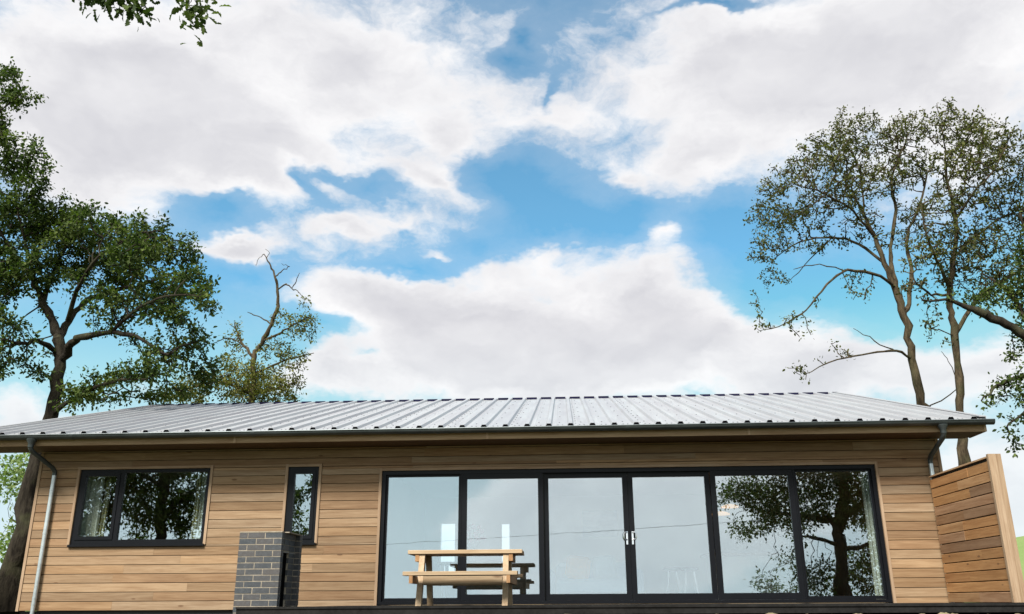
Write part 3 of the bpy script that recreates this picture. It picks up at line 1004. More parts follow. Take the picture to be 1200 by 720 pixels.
# ------------------------------------------------------------------ things inside the rooms
def soft_box(m, x0, x1, y0, y1, z0, z1, b):
    """rounded block: chamfered on all twelve edges"""
    xs, ys, zs = (x0, x0+b, x1-b, x1), (y0, y0+b, y1-b, y1), (z0, z0+b, z1-b, z1)
    n = len(m.v)
    idx = {}
    for i in range(4):
        for j in range(4):
            for k in range(4):
                e = (i in (0, 3)) + (j in (0, 3)) + (k in (0, 3))
                if e == 1:
                    idx[i, j, k] = len(m.v)
                    m.v.append((xs[i], ys[j], zs[k]))
    def F(*q):
        m.f.append(tuple(idx[a] for a in q))
    for s in (0, 3):
        F((s, 1, 1), (s, 2, 1), (s, 2, 2), (s, 1, 2)); F((1, s, 1), (2, s, 1), (2, s, 2), (1, s, 2)); F((1, 1, s), (2, 1, s), (2, 2, s), (1, 2, s))
    def near(a): return 1 if a == 0 else 2
    for a in (0, 3):
        for b2 in (0, 3):
            na, nb = near(a), near(b2)
            F((a, nb, 1), (a, nb, 2), (na, b2, 2), (na, b2, 1))
            F((a, 1, nb), (a, 2, nb), (na, 2, b2), (na, 1, b2))
            F((1, a, nb), (2, a, nb), (2, na, b2), (1, na, b2))
            for c in (0, 3):
                nc2 = near(c)
                F((a, nb, nc2), (na, b2, nc2), (na, nb, c))
    return m

def curtain(x0, x1, y, z0, z1, mat, label, waves=6, amp=0.035):
    m = MB()
    n = waves*8
    for k in (0, 1):
        for j, z in enumerate((z0, (z0+z1)/2, z1)):
            for i in range(n+1):
                t = i/n
                a = amp*(1.0 if j < 2 else 0.75)
                m.v.append((x0+(x1-x0)*t + 0.01*math.sin(t*21+j), y + a*math.sin(2*math.pi*waves*t + 0.25*j) + 0.008*k, z))
    N = (n+1)*3
    for k in (0, 1):
        for j in range(2):
            for i in range(n):
                a = k*N+j*(n+1)+i
                m.f.append((a, a+1, a+n+2, a+n+1) if k == 0 else (a, a+n+1, a+n+2, a+1))
    for i in range(n):
        m.f.append((i, N+i, N+i+1, i+1))
    tag(m.build('curtain', mat, smooth=True), label, 'curtain', 'curtains behind the windows')

def build_inside():
    white = cloth('curtain_white', (0.90, 0.87, 0.76, 1), (0.84, 0.81, 0.71, 1), 6)
    yellow = cloth('curtain_yellow', (0.62, 0.50, 0.10, 1), (0.66, 0.62, 0.45, 1), 22)
    curtain(-8.14, -7.82, 0.20, 0.75, 2.28, white, 'white curtain lining gathered at the casement end of the wide window', 4)
    curtain(-7.81, -7.70, 0.22, 0.75, 2.28, yellow, 'yellow patterned curtain edge beside the white lining in the wide window', 2)
    curtain(-6.13, -6.03, 0.20, 0.75, 2.28, white, 'narrow white lining at the fixed pane end of the wide window', 2)
    curtain(-6.23, -6.14, 0.22, 0.75, 2.28, yellow, 'yellow patterned curtain at the fixed pane end of the wide window', 2)
    curtain(4.80, 4.97, 0.30, 0.02, 2.38, white, 'pale full length curtain inside the end pane by the privacy screen', 3)
    blue = cloth('sofa_blue', (0.20, 0.34, 0.50, 1), (0.25, 0.40, 0.56, 1), 40)
    s = tag(empty('sofa', (0.45, 2.1, 0.0)), 'small blue upholstered sofa seen through the middle glass doors', 'sofa')
    soft_box(MB(), -0.20, 1.15, 1.55, 2.20, 0.14, 0.42, 0.06).build('seat', blue, s, smooth=True)
    soft_box(MB(), -0.20, 1.15, 2.21, 2.43, 0.14, 0.72, 0.08).build('backrest', blue, s, smooth=True)
    for x in (-0.38, 1.155):
        soft_box(MB(), x, x+0.175, 1.58, 2.42, 0.14, 0.58, 0.06).build('armrest', blue, s, smooth=True)
    for x in (-0.3, 1.24):
        for y in (1.65, 2.36):
            MB().tube([(x, y, 0.005), (x, y, 0.145)], [0.02, 0.03], 8).build('leg', FLOORM, s)
    def cushion(x, col, name, label, tilt):
        m = soft_box(MB(), -0.22, 0.22, -0.07, 0.07, -0.21, 0.21, 0.066)
        o = m.build('cushion', cloth(name, col, tuple(q*0.8 for q in col[:3])+(1,), 30), smooth=True)
        o.location = (x, 2.08, 0.625); o.rotation_euler = (RAD(-16), RAD(tilt), 0)
        tag(o, label, 'cushion', 'cushions on the sofa')
    cushion(0.20, (0.85, 0.38, 0.08, 1), 'cushion_orange', 'orange square cushion propped against the blue sofa back', 8)
    cushion(0.68, (0.30, 0.47, 0.56, 1), 'cushion_teal', 'pale teal square cushion propped against the blue sofa back', -6)
    pf = tag(empty('framed_picture', (0.80, 6.76, 1.42)), 'white framed blue landscape picture on the living room wall', 'picture')
    frame_rect(MB(), 0.34, 1.26, 1.42, 2.12, 0.05, 6.735, 6.772).build('picture_frame', PLASTER, pf)
    m, g, b, out = new_mat('seascape_print')
    pos = g.n('ShaderNodeTexCoord').outputs['Object']
    n = g.noise(g.vmath('MULTIPLY', pos, (2.0, 1.0, 9.0)), 1.0, 4, 0.6)
    g.link(g.mix(g.maprange(n, 0.35, 0.65), (0.30, 0.42, 0.52, 1), (0.72, 0.76, 0.76, 1)), b.inputs['Base Color'])
    MB().box(0.392, 1.208, 6.745, 6.765, 1.472, 2.068).build('print', m, pf)
    # kitchen island and pendants at the right of the room
    isl = tag(empty('kitchen_island', (3.4, 3.3, 0.0)), 'pale kitchen island with thick worktop under the pendant lamps', 'kitchen island')
    MB().box(2.75, 4.25, 3.1, 3.75, 0.006, 0.86).build('cabinet', PLASTER, isl)
    MB().box(2.65, 4.35, 2.95, 3.85, 0.862, 0.90).build('worktop', FLOORM, isl)
    lam = simple('amber_shade', (0.65, 0.36, 0.14), 0.5, 0, 12, 0.2, 0.0)
    bs = [n for n in lam.node_tree.nodes if n.type == 'BSDF_PRINCIPLED'][0]      # the lamps are lit
    bs.inputs['Emission Color'].default_value = (1.0, 0.52, 0.20, 1)
    bs.inputs['Emission Strength'].default_value = 0.4
    for i, (x, y, z, lab) in enumerate(((2.98, 3.0, 1.62, 'low amber disc pendant lamp over the near end of the island'), (3.17, 3.05, 1.76, 'higher amber disc pendant lamp over the middle of the island'))):
        p = tag(empty('pendant_lamp', (x, y, z)), lab, 'pendant lamp', 'pendant lamps over the kitchen island')
        m = MB().tube([(x, y, z-0.012), (x, y, z+0.01), (x, y, z+0.04), (x, y, z+0.055)], [0.17, 0.172, 0.10, 0.03], 20)
        m.build('lamp_shade', lam, p, smooth=True)
        MB().tube([(x, y, z+0.05), (x, y, 2.419)], 0.004, 6).build('lamp_cord', CABLEM, p)
    # two bar stools
    for i, x in enumerate((2.35, 2.02)):
        p = tag(empty('bar_stool', (x, 3.3, 0.0)), ('steel legged bar stool beside the end of the kitchen island', 'steel legged bar stool standing one place out from the island')[i], 'stool', 'bar stools by the island')
        MB().tube([(x, 3.3, 0.60), (x, 3.3, 0.615), (x, 3.3, 0.645), (x, 3.3, 0.655)], [0.15, 0.17, 0.17, 0.15], 18).build('seat', BLACK, p, smooth=True)
        for k in range(4):
            an = math.pi/4+k*math.pi/2
            MB().tube([(x+0.10*math.cos(an), 3.3+0.10*math.sin(an), 0.60), (x+0.19*math.cos(an), 3.3+0.19*math.sin(an), 0.005)], 0.013, 8).build('leg', STEEL, p, smooth=True)
    # dining table with pink flowers in a vase
    dt = tag(empty('dining_table', (-1.7, 2.4, 0.0)), 'wooden dining table inside behind the picnic table', 'table')
    MB().box(-2.35, -1.05, 2.0, 2.8, 0.70, 0.74).build('table_top', FLOORM, dt)
    for x in (-2.29, -1.17):
        for y in (2.06, 2.68):
            MB().box(x, x+0.06, y, y+0.06, 0.006, 0.699).build('leg', FLOORM, dt)
    vs = tag(empty('flower_vase', (-1.75, 2.4, 0.742)), 'white vase of pink flowers on the dining table', 'vase')
    MB().tube([(-1.75, 2.4, 0.743), (-1.75, 2.4, 0.80), (-1.75, 2.4, 0.88), (-1.75, 2.4, 0.95)], [0.05, 0.075, 0.06, 0.035], 14).build('vase', PLASTER, vs, smooth=True)
    pk = simple('pink_petal', (0.66, 0.17, 0.26), 0.8)
    r = random.Random(8)
    st = MB()
    for k in range(22):
        a, h, q = r.uniform(0, 6.28), r.uniform(1.1, 1.42), r.uniform(0.02, 0.26)
        c = Vector((-1.75+q*math.cos(a), 2.4+q*math.sin(a), h))
        st.tube([(-1.75, 2.4, 0.94), tuple(c)], 0.004, 5)
        f = MB()
        f.tube([tuple(c+Vector((0, 0, z))) for z in (-0.03, -0.01, 0.015, 0.035)], [0.012, 0.040, 0.046, 0.02], 8)
        f.build('flower', pk, vs, smooth=True)
    st.build('stems', simple('flower_stem', (0.08, 0.16, 0.04), 0.8), vs)
build_inside()

# ------------------------------------------------------------------ overhead line, mirrored in the panes
def build_line():
    poles = []
    for x, zt, where in ((-72, 1.6, 'at the low end of the overhead cable'), (82, 11.6, 'at the high end of the overhead cable')):
        gz = ground_height(x, -80)
        p = tag(empty('utility_pole', (x, -80, gz)), 'wooden utility pole with crossarm standing '+where, 'pole', 'utility poles across the meadow')
        top = max(zt+0.5, gz+7.5)
        MB().tube([(x, -80, gz-0.5), (x, -80, top+0.4)], [0.16, 0.11], 10).build('post', FLOORM, p, smooth=True)
        MB().box(x-0.06, x+0.06, -80.8, -79.2, top-0.1, top+0.02).build('crossarm', FLOORM, p)
        poles.append(Vector((x, -80, top)))
    a, b = poles
    pts = []
    for i in range(41):
        t = i/40
        q = a.lerp(b, t)
        q.z -= 3.2*4*t*(1-t)*0.25
        pts.append(tuple(q))
    tag(MB().tube(pts, 0.017, 6).build('overhead_cable', CABLEM), 'thin black overhead cable slung between two utility poles', 'cable')
build_line()

# ------------------------------------------------------------------ trees
# main limbs (x, y, z, radius) and leaf clumps (centre, radii, fullness) of each tree, in metres
TREES = {
    'OAK_LEFT': (
        [[(-12.77, 6, -0.2, 0.428), (-12.77, 6, 1.34, 0.359), (-12.68, 6, 3.16, 0.328), (-12.47, 6, 4.47, 0.293), (-12.5, 6, 5.65, 0.266), (-12.63, 6, 6.32, 0.236), (-12.88, 6, 6.87, 0.195), (-13.23, 6, 7.33, 0.164), (-13.5, 6, 7.85, 0.132), (-13.9, 6, 8.31, 0.1), (-14.4, 6, 8.76, 0.067)],
         [(-12.52, 6, 5.76, 0.192), (-12.09, 5.7, 6.17, 0.169), (-11.59, 5.4, 6.23, 0.146), (-10.72, 5, 6.2, 0.112), (-9.96, 4.7, 5.98, 0.09), (-8.98, 4.4, 5.44, 0.049)],
         [(-12.62, 6, 6.28, 0.172), (-12.66, 6.3, 6.96, 0.154), (-12.44, 6.5, 7.49, 0.134), (-11.92, 6.8, 7.91, 0.113), (-11.34, 7.2, 8.21, 0.081), (-10.61, 7.6, 8.76, 0.047)],
         [(-13.23, 6, 7.33, 0.131), (-13.31, 6.3, 8.15, 0.112), (-13.28, 6.6, 9.14, 0.092), (-13.24, 6.9, 10.29, 0.059)],
         [(-12.64, 6, 5.99, 0.128), (-12.8, 5.4, 6.17, 0.104), (-12.87, 5, 5.95, 0.082), (-13.1, 4.5, 5.93, 0.05)],
         [(-12.48, 6, 6.86, 0.119), (-11.82, 5.2, 7.61, 0.095), (-10.89, 4.6, 8.2, 0.072), (-9.8, 4.2, 8.44, 0.041)],
         [(-10.72, 5, 6.2, 0.082), (-9.69, 4.2, 6.55, 0.063), (-8.63, 3.6, 6.62, 0.038), (-7.88, 3.4, 6.43, 0.023)],
         [(-12.47, 6, 4.47, 0.125), (-11.26, 5, 4.7, 0.09), (-10.25, 4.4, 4.83, 0.058), (-9.26, 4, 4.77, 0.034)],
         [(-13.5, 6, 7.85, 0.088), (-13.55, 5.4, 8.65, 0.065), (-13.65, 5, 9.54, 0.043)],
         [(-13.9, 6, 8.31, 0.089), (-14.48, 5.4, 9.39, 0.075), (-14.74, 5, 10.91, 0.062), (-14.6, 4.8, 12.05, 0.045), (-13.97, 4.7, 12.72, 0.025)],
         [(-14.74, 5, 10.91, 0.053), (-13.67, 4.6, 10.78, 0.035), (-12.88, 4.4, 10.76, 0.019)]],
        [(-14.52, 4.8, 13.46, 0.55, 0.55, 0.32, 0.6), (-13.85, 4.7, 12.67, 0.49, 0.49, 0.22, 0.5), (-14.3, 4.8, 12.54, 0.45, 0.45, 0.27, 0.6), (-13.94, 4.6, 11.28, 0.57, 0.57, 0.26, 0.7),
         (-13.06, 4.4, 10.77, 0.47, 0.47, 0.24, 0.7), (-12.71, 4.4, 10.4, 0.3, 0.3, 0.26, 0.8), (-14.01, 5, 10.64, 0.66, 0.66, 0.35, 1), (-15.16, 5, 12.45, 0.68, 1.36, 1.36, 1),
         (-13.15, 6, 9.57, 1.24, 1.24, 0.79, 1), (-13.64, 5, 9.85, 0.91, 0.91, 0.7, 1), (-14.76, 6.8, 9.98, 0.94, 0.94, 0.7, 1), (-11.71, 5.4, 9.02, 1.09, 1.09, 0.56, 1),
         (-10.26, 5, 8.73, 0.89, 0.89, 0.51, 1), (-9.34, 4.8, 8.17, 0.73, 0.73, 0.54, 1), (-8.58, 4.4, 7.22, 0.6, 0.6, 0.52, 1), (-8.04, 4, 6.6, 0.43, 0.43, 0.39, 1),
         (-10.09, 6.6, 7.84, 0.78, 0.78, 0.54, 1), (-11.54, 7, 8.63, 1.04, 1.04, 0.65, 1), (-12.75, 6.8, 8.71, 1.1, 1.1, 0.69, 1), (-13.27, 5.6, 8.26, 0.87, 0.87, 0.74, 1),
         (-14.72, 6.6, 8.2, 0.68, 0.77, 0.77, 1), (-10.07, 4, 7.75, 0.8, 0.8, 0.44, 1), (-8.94, 4.4, 6.28, 0.67, 0.67, 0.44, 1), (-8.44, 4.6, 5.98, 0.44, 0.44, 0.44, 1),
         (-8.9, 5, 5.52, 0.56, 0.56, 0.4, 1), (-8.51, 5.4, 5.2, 0.45, 0.45, 0.37, 1), (-9.2, 4.2, 5.07, 0.65, 0.65, 0.35, 1), (-10.28, 4.6, 5.04, 0.71, 0.71, 0.35, 1),
         (-11.17, 5, 4.78, 0.68, 0.68, 0.28, 1), (-10.75, 6.2, 4.97, 0.85, 0.85, 0.25, 1), (-13.17, 4.8, 6.45, 0.53, 0.53, 0.33, 1), (-13.3, 5.2, 5.57, 0.53, 0.53, 0.41, 0.7),
         (-12.75, 5.4, 5.37, 0.5, 0.5, 0.29, 0.6), (-11.32, 4.8, 4.5, 0.51, 0.51, 0.2, 1), (-9.87, 6.6, 5.13, 0.73, 0.73, 0.26, 1), (-15.32, 6, 8.71, 1.12, 1.79, 1.79, 0.8),
         (-14.76, 6, 5.92, 0.86, 0.86, 0.86, 0.5), (-10.87, 4.6, 6.92, 0.73, 0.73, 0.45, 0.7), (-10.12, 5.4, 7.07, 0.76, 0.76, 0.46, 0.8)]),
    'STAG': (
        [[(-10.86, 16, 1.9, 0.205), (-11.12, 16, 5.43, 0.197), (-11.25, 16, 7.2, 0.186), (-11.29, 16, 8.64, 0.157), (-11.05, 16, 9.16, 0.145), (-10.76, 16, 9.88, 0.127), (-10.56, 16, 10.58, 0.109), (-10.65, 16, 11.29, 0.084), (-10.79, 16, 11.85, 0.065), (-11.06, 16, 12.34, 0.046), (-11.29, 16, 12.7, 0.026)],
         [(-10.64, 16, 11.22, 0.051), (-10.29, 15.8, 11.35, 0.045), (-9.99, 15.7, 11.17, 0.035), (-9.69, 15.6, 10.95, 0.025), (-9.54, 15.6, 10.72, 0.016)],
         [(-9.99, 15.7, 11.17, 0.029), (-9.85, 15.7, 11.43, 0.026), (-9.71, 15.6, 11.73, 0.016)],
         [(-10.75, 16, 11.78, 0.039), (-10.58, 16.2, 12.06, 0.033), (-10.39, 16.3, 12.27, 0.023), (-10.67, 16.3, 12.41, 0.013)],
         [(-11.29, 16, 12.7, 0.023), (-11.48, 16, 12.49, 0.016), (-11.55, 16, 12.22, 0.013)],
         [(-11.18, 16, 12.52, 0.023), (-11.07, 16, 12.76, 0.016), (-11.25, 16, 12.91, 0.013)],
         [(-11.29, 16, 8.57, 0.107), (-11.86, 16.3, 9.16, 0.083), (-12.18, 16.5, 9.66, 0.064), (-12.4, 16.6, 10.17, 0.032)],
         [(-11.02, 16, 9.22, 0.082), (-10.39, 15.7, 9.38, 0.063), (-9.81, 15.5, 9.63, 0.047), (-9.17, 15.2, 9.85, 0.025)],
         [(-11.29, 16, 7.93, 0.075), (-10.7, 16.4, 8.41, 0.063), (-9.98, 16.6, 8.71, 0.045), (-9.31, 16.8, 8.95, 0.022)],
         [(-11.86, 16.3, 9.16, 0.048), (-12.57, 16.6, 9.57, 0.036), (-13.2, 16.9, 9.47, 0.023)],
         [(-10.76, 16, 9.88, 0.051), (-11.2, 16, 10.16, 0.038), (-11.71, 16, 10.37, 0.022)],
         [(-11.25, 16, 7.2, 0.093), (-11.89, 15.5, 7.5, 0.073), (-12.71, 15.2, 7.57, 0.043)],
         [(-11.25, 16, 7.2, 0.093), (-10.5, 16.5, 7.55, 0.069), (-9.88, 16.8, 7.84, 0.038)]],
        [(-9.36, 15.4, 9.92, 0.47, 0.47, 0.44, 0.6), (-9.77, 15.6, 9.53, 0.56, 0.56, 0.37, 0.6), (-9.25, 15.6, 9.39, 0.44, 0.44, 0.31, 0.5), (-10.26, 16, 10.13, 0.32, 0.32, 0.32, 0.5),
         (-12.13, 16.4, 9.87, 0.39, 0.39, 0.32, 0.4), (-12.42, 16.6, 9.43, 0.45, 0.45, 0.26, 0.4), (-10.52, 16.2, 8.94, 0.82, 0.82, 0.32, 0.45), (-9.95, 16.5, 8.68, 0.57, 0.57, 0.29, 0.5),
         (-9.97, 16.8, 7.84, 0.38, 0.45, 0.45, 0.9), (-10.61, 16.3, 7.77, 0.82, 0.82, 0.44, 1), (-11.52, 15.7, 7.86, 1.05, 1.05, 0.49, 1), (-12.48, 15.4, 7.55, 0.92, 0.92, 0.49, 1),
         (-13.24, 15.4, 7.35, 0.79, 0.79, 0.43, 1), (-11.1, 16, 7.29, 1.55, 1.55, 0.37, 1.2), (-13.78, 16, 7.18, 0.93, 0.93, 0.28, 1), (-12.42, 16, 8.44, 0.5, 0.5, 0.25, 0.6)]),
    'ASH_A': (
        [[(10.89, 12, 0.84, 0.252), (10.87, 12, 3.41, 0.249), (10.8, 12, 5.17, 0.241), (10.74, 12, 5.58, 0.235), (10.65, 12, 6.99, 0.218), (10.59, 12, 8.36, 0.206), (10.48, 12, 9.23, 0.187), (10.27, 12, 10.12, 0.148), (10.08, 12, 11.07, 0.115), (9.83, 12, 11.82, 0.083), (9.6, 12, 12.56, 0.056)],
         [(10.52, 12, 9.09, 0.147), (10.62, 12.4, 10.18, 0.126), (10.77, 12.6, 10.91, 0.111), (11.24, 12.9, 12.37, 0.091), (11.3, 13.1, 13.45, 0.075), (11.77, 13.2, 14.49, 0.056), (12.18, 13.2, 15.34, 0.036)],
         [(10.61, 12, 8.33, 0.145), (11.02, 12.4, 9.07, 0.135), (11.39, 12.8, 10.23, 0.116), (11.59, 13.2, 11.53, 0.094), (12.36, 13.6, 12.86, 0.076), (12.94, 14, 14.18, 0.054)],
         [(10.47, 12, 9.29, 0.107), (9.86, 11.5, 9.51, 0.09), (8.76, 11, 9.55, 0.073), (7.94, 10.6, 8.96, 0.059), (7.12, 10.2, 8.06, 0.045), (6.41, 10, 7.58, 0.032), (5.64, 9.8, 7.33, 0.019)],
         [(10.25, 12, 10.15, 0.092), (9.72, 12.5, 11.02, 0.078), (9.07, 13, 11.49, 0.062), (8.11, 13.4, 11.51, 0.046), (7.27, 13.8, 11.04, 0.029)],
         [(10.06, 12, 11.1, 0.082), (9.31, 11.4, 11.68, 0.065), (8.36, 10.8, 12.02, 0.05), (7.23, 10.2, 12.11, 0.031)],
         [(10.65, 12, 6.99, 0.083), (10.05, 11.6, 7.13, 0.067), (9.08, 11.1, 6.96, 0.053), (7.99, 10.7, 6.67, 0.037), (6.96, 10.3, 6.18, 0.022)],
         [(10.05, 11.6, 7.13, 0.041), (9.32, 11.2, 7.35, 0.028), (8.68, 11, 7.7, 0.015)],
         [(9.83, 12, 11.82, 0.061), (10.11, 12.5, 13.19, 0.048), (10.09, 12.8, 14.47, 0.035), (9.83, 13, 15.42, 0.024)],
         [(8.36, 10.8, 12.02, 0.037), (7.62, 10.6, 11.45, 0.029), (6.74, 10.4, 10.9, 0.018)],
         [(9.07, 13, 11.49, 0.043), (8.34, 13.2, 10.77, 0.031), (7.62, 13.4, 10.11, 0.02)],
         [(8.76, 11, 9.55, 0.042), (7.86, 10.8, 9.69, 0.031), (6.99, 10.5, 9.44, 0.018)],
         [(10.36, 11, 5.22, 0.039), (11.39, 11, 5.83, 0.025), (11.27, 11, 6.6, 0.02), (11.11, 11, 6.94, 0.013)]],
        [(10.25, 12.9, 15.51, 1, 1, 0.53, 1), (8.83, 12, 14.15, 0.96, 0.96, 0.62, 1), (9.13, 11, 13.37, 0.87, 0.87, 0.6, 1), (7.5, 10.6, 12.77, 0.85, 0.85, 0.53, 1),
         (6.67, 10.4, 11.97, 0.68, 0.68, 0.53, 1), (6.22, 10.6, 11.21, 0.52, 0.52, 0.47, 1), (6.93, 11, 11.37, 0.8, 0.8, 0.53, 1), (6.6, 12.8, 10.97, 0.45, 0.51, 0.51, 0.8),
         (7.15, 13.2, 11.42, 0.69, 0.69, 0.46, 1), (8.01, 12, 11.79, 0.94, 0.94, 0.5, 0.8), (8.73, 11.4, 12.38, 0.98, 0.98, 0.65, 1), (10.11, 12.5, 13.19, 0.97, 0.97, 0.68, 1),
         (11.31, 13.2, 15.14, 1.01, 1.01, 0.65, 1), (12.25, 13.2, 15.61, 0.95, 0.95, 0.53, 1), (10.94, 12.4, 13.43, 0.85, 0.85, 0.62, 1), (12.44, 13.8, 14.43, 0.9, 0.9, 0.72, 1),
         (9.74, 12, 11.58, 0.82, 0.82, 0.49, 0.6), (8.57, 12.8, 11.21, 0.84, 0.84, 0.34, 0.6), (7.03, 13.2, 10.2, 0.51, 0.51, 0.4, 0.6), (5.66, 10, 8.32, 0.25, 0.3, 0.3, 0.5),
         (5.7, 9.8, 7.43, 0.39, 0.39, 0.19, 0.4), (6.6, 10.1, 7.81, 0.44, 0.44, 0.2, 0.4), (7.48, 10.4, 8.41, 0.4, 0.4, 0.2, 0.3), (6.8, 10.3, 6.25, 0.49, 0.49, 0.24, 0.55),
         (7.56, 10.6, 6.57, 0.4, 0.4, 0.2, 0.4), (8.24, 11, 7.18, 0.35, 0.35, 0.18, 0.2), (9.21, 11.4, 8.91, 0.47, 0.47, 0.31, 0.35), (12.2, 13.6, 12.38, 0.81, 0.81, 0.7, 0.8),
         (11.06, 12.8, 11.29, 0.67, 0.67, 0.5, 0.5), (7.05, 10.2, 7.24, 0.34, 0.34, 0.2, 0.2)]),
    'ASH_B': (
        [[(10.49, 10, 0.73, 0.2), (10.72, 10, 3.15, 0.19), (10.88, 10, 4.53, 0.187), (10.97, 10, 5.48, 0.18), (11.12, 10, 7.16, 0.164), (11.14, 10, 7.97, 0.151), (11.21, 10, 8.54, 0.138), (11.53, 10, 9.65, 0.115), (11.71, 10, 10.79, 0.091), (11.69, 10, 12.02, 0.067), (11.8, 10, 13.03, 0.042)],
         [(11.12, 10, 7.16, 0.121), (12.15, 10.5, 8.33, 0.105), (13.11, 11, 9.02, 0.087), (14.36, 11.5, 9.78, 0.058)],
         [(11.7, 10, 10.68, 0.076), (12.05, 9.4, 11.21, 0.057), (12.57, 9, 11.76, 0.039), (12.96, 8.8, 12.46, 0.025)],
         [(11.21, 10, 8.54, 0.089), (10.71, 9.4, 9.19, 0.068), (10.37, 9, 9.82, 0.048), (10.28, 8.8, 10.66, 0.029)],
         [(11.49, 10, 9.54, 0.075), (12.65, 10.8, 10.53, 0.06), (13.72, 11.2, 11.24, 0.042), (14.53, 11.5, 11.64, 0.027)],
         [(11.18, 10, 8.36, 0.074), (10.46, 9.5, 8.2, 0.058), (9.88, 9.1, 8.46, 0.038)],
         [(11.67, 10, 11.88, 0.051), (12.46, 10.5, 13.13, 0.037), (13.16, 10.8, 14.23, 0.024)]],
        [(11.97, 10, 13.76, 0.84, 0.84, 0.52, 1), (13.03, 10.6, 14, 0.8, 0.8, 0.54, 1), (12.97, 9.2, 12.82, 0.75, 0.75, 0.6, 1), (13.85, 10, 12.23, 0.61, 0.72, 0.72, 1),
         (13.18, 10.8, 12.82, 0.9, 0.9, 0.64, 1), (11.62, 9.4, 12.28, 0.81, 0.81, 0.55, 1), (13.93, 11.2, 11.67, 0.85, 0.85, 0.69, 1), (12.19, 10, 11.3, 0.86, 0.86, 0.61, 1),
         (10.87, 9, 10.87, 0.63, 0.63, 0.49, 1), (14.18, 11.4, 10.45, 0.68, 0.68, 0.68, 1), (12.86, 10.8, 10.24, 0.93, 0.93, 0.62, 0.9), (11.22, 9.4, 9.83, 0.83, 0.83, 0.59, 0.9),
         (10.25, 9, 9.18, 0.67, 0.67, 0.57, 0.9), (9.93, 9.1, 8.33, 0.48, 0.48, 0.38, 0.9), (11.45, 10, 9.01, 0.84, 0.84, 0.49, 0.8), (12.94, 10.8, 9.27, 0.87, 0.87, 0.51, 0.9),
         (10.33, 9.4, 7.17, 0.24, 0.33, 0.33, 0.7), (10.15, 9.4, 7.5, 0.29, 0.29, 0.29, 0.6), (12.21, 10.4, 8.48, 0.5, 0.5, 0.35, 0.6), (11.96, 10, 14.51, 0.42, 0.42, 0.26, 0.6)]),
    'OAK_RIGHT': (
        [[(12.49, 8, 0.08, 0.34), (12.81, 8, 2.04, 0.33), (13.1, 8, 4.11, 0.297), (13.1, 8, 5.42, 0.26), (12.71, 8, 6.06, 0.197), (12.14, 8, 6.44, 0.159), (11.56, 8, 6.78, 0.137), (10.98, 8, 7.16, 0.112), (10.58, 8, 7.36, 0.076), (10.06, 8, 7.52, 0.045), (9.51, 8, 7.53, 0.023)],
         [(13.1, 8, 5.42, 0.173), (13.23, 8.5, 7.42, 0.136), (13.25, 9, 9.09, 0.095), (13.25, 9.4, 10.57, 0.049)],
         [(12.14, 8, 6.44, 0.088), (12.19, 8.4, 7.41, 0.068), (12.07, 8.8, 8.16, 0.047), (11.67, 9, 8.62, 0.024)],
         [(13.13, 8, 4.54, 0.128), (11.97, 7.2, 4.92, 0.083), (11.21, 7, 5.17, 0.062), (10.47, 6.8, 4.92, 0.041), (9.96, 6.7, 4.53, 0.02)],
         [(11.87, 7.2, 4.92, 0.062), (11.16, 7, 4.37, 0.041), (10.49, 6.8, 3.92, 0.024)]],
        [(12.18, 8.5, 7.68, 0.55, 0.55, 0.37, 1), (11.7, 8.6, 7.85, 0.51, 0.51, 0.32, 1), (11.12, 8.6, 7.75, 0.37, 0.37, 0.23, 0.8), (12.11, 8.2, 6.87, 0.4, 0.4, 0.31, 1),
         (10.41, 8, 7.68, 0.32, 0.32, 0.2, 0.6), (11.64, 8, 6.02, 0.35, 0.35, 0.22, 0.4), (10.61, 6.9, 4.88, 0.45, 0.45, 0.29, 0.55), (11.08, 7, 5, 0.46, 0.46, 0.37, 0.6),
         (10.19, 6.8, 4.44, 0.29, 0.29, 0.18, 0.4), (10.92, 7, 4.16, 0.33, 0.33, 0.33, 0.35), (10.47, 6.8, 3.82, 0.24, 0.24, 0.2, 0.3), (10.81, 7, 3.45, 0.2, 0.2, 0.2, 0.25),
         (12.55, 8, 6.34, 0.66, 0.88, 0.88, 1), (13.13, 8, 8.2, 0.9, 1.35, 1.35, 1), (13.74, 8, 10.16, 0.92, 0.92, 0.92, 0.8), (13.85, 8, 7.47, 1.11, 1.78, 1.78, 0.8),
         (12.71, 8.5, 8.16, 0.55, 0.55, 0.46, 1)]),
    'MIRROR_R': (
        [[(10.04, -20, -0.68, 0.372), (10.14, -20, 0.15, 0.313), (10.2, -20, 1.35, 0.285), (10.3, -20, 2.42, 0.288), (10.46, -20, 3.2, 0.274), (10.68, -20, 4.47, 0.261), (10.95, -20, 6.11, 0.232), (11.3, -20, 8.14, 0.169), (11.69, -20, 9.88, 0.103)],
         [(10.31, -20, 2.52, 0.192), (10.1, -20.3, 2.92, 0.162), (9.55, -20.6, 3.04, 0.131), (8.86, -21, 3.22, 0.1), (7.98, -21.4, 3.36, 0.067), (7.07, -21.7, 3.73, 0.041)],
         [(10.27, -20, 1.96, 0.127), (9.32, -19.5, 2.18, 0.082), (8.64, -19.2, 2.29, 0.05)],
         [(10.42, -20, 2.89, 0.161), (11.29, -20.3, 3.54, 0.13), (12.42, -20.6, 4.04, 0.099), (13.85, -20.8, 4.54, 0.066)],
         [(10.22, -20, 1.8, 0.127), (11.15, -20.5, 1.98, 0.097), (12.07, -20.8, 2.24, 0.065), (12.95, -21, 2.31, 0.039)],
         [(10.68, -20, 4.47, 0.163), (9.68, -20.5, 5.88, 0.117), (8.22, -21, 6.68, 0.069)],
         [(10.76, -20, 5.12, 0.164), (12.73, -20.5, 6.51, 0.118), (14.67, -21, 7.26, 0.068)]],
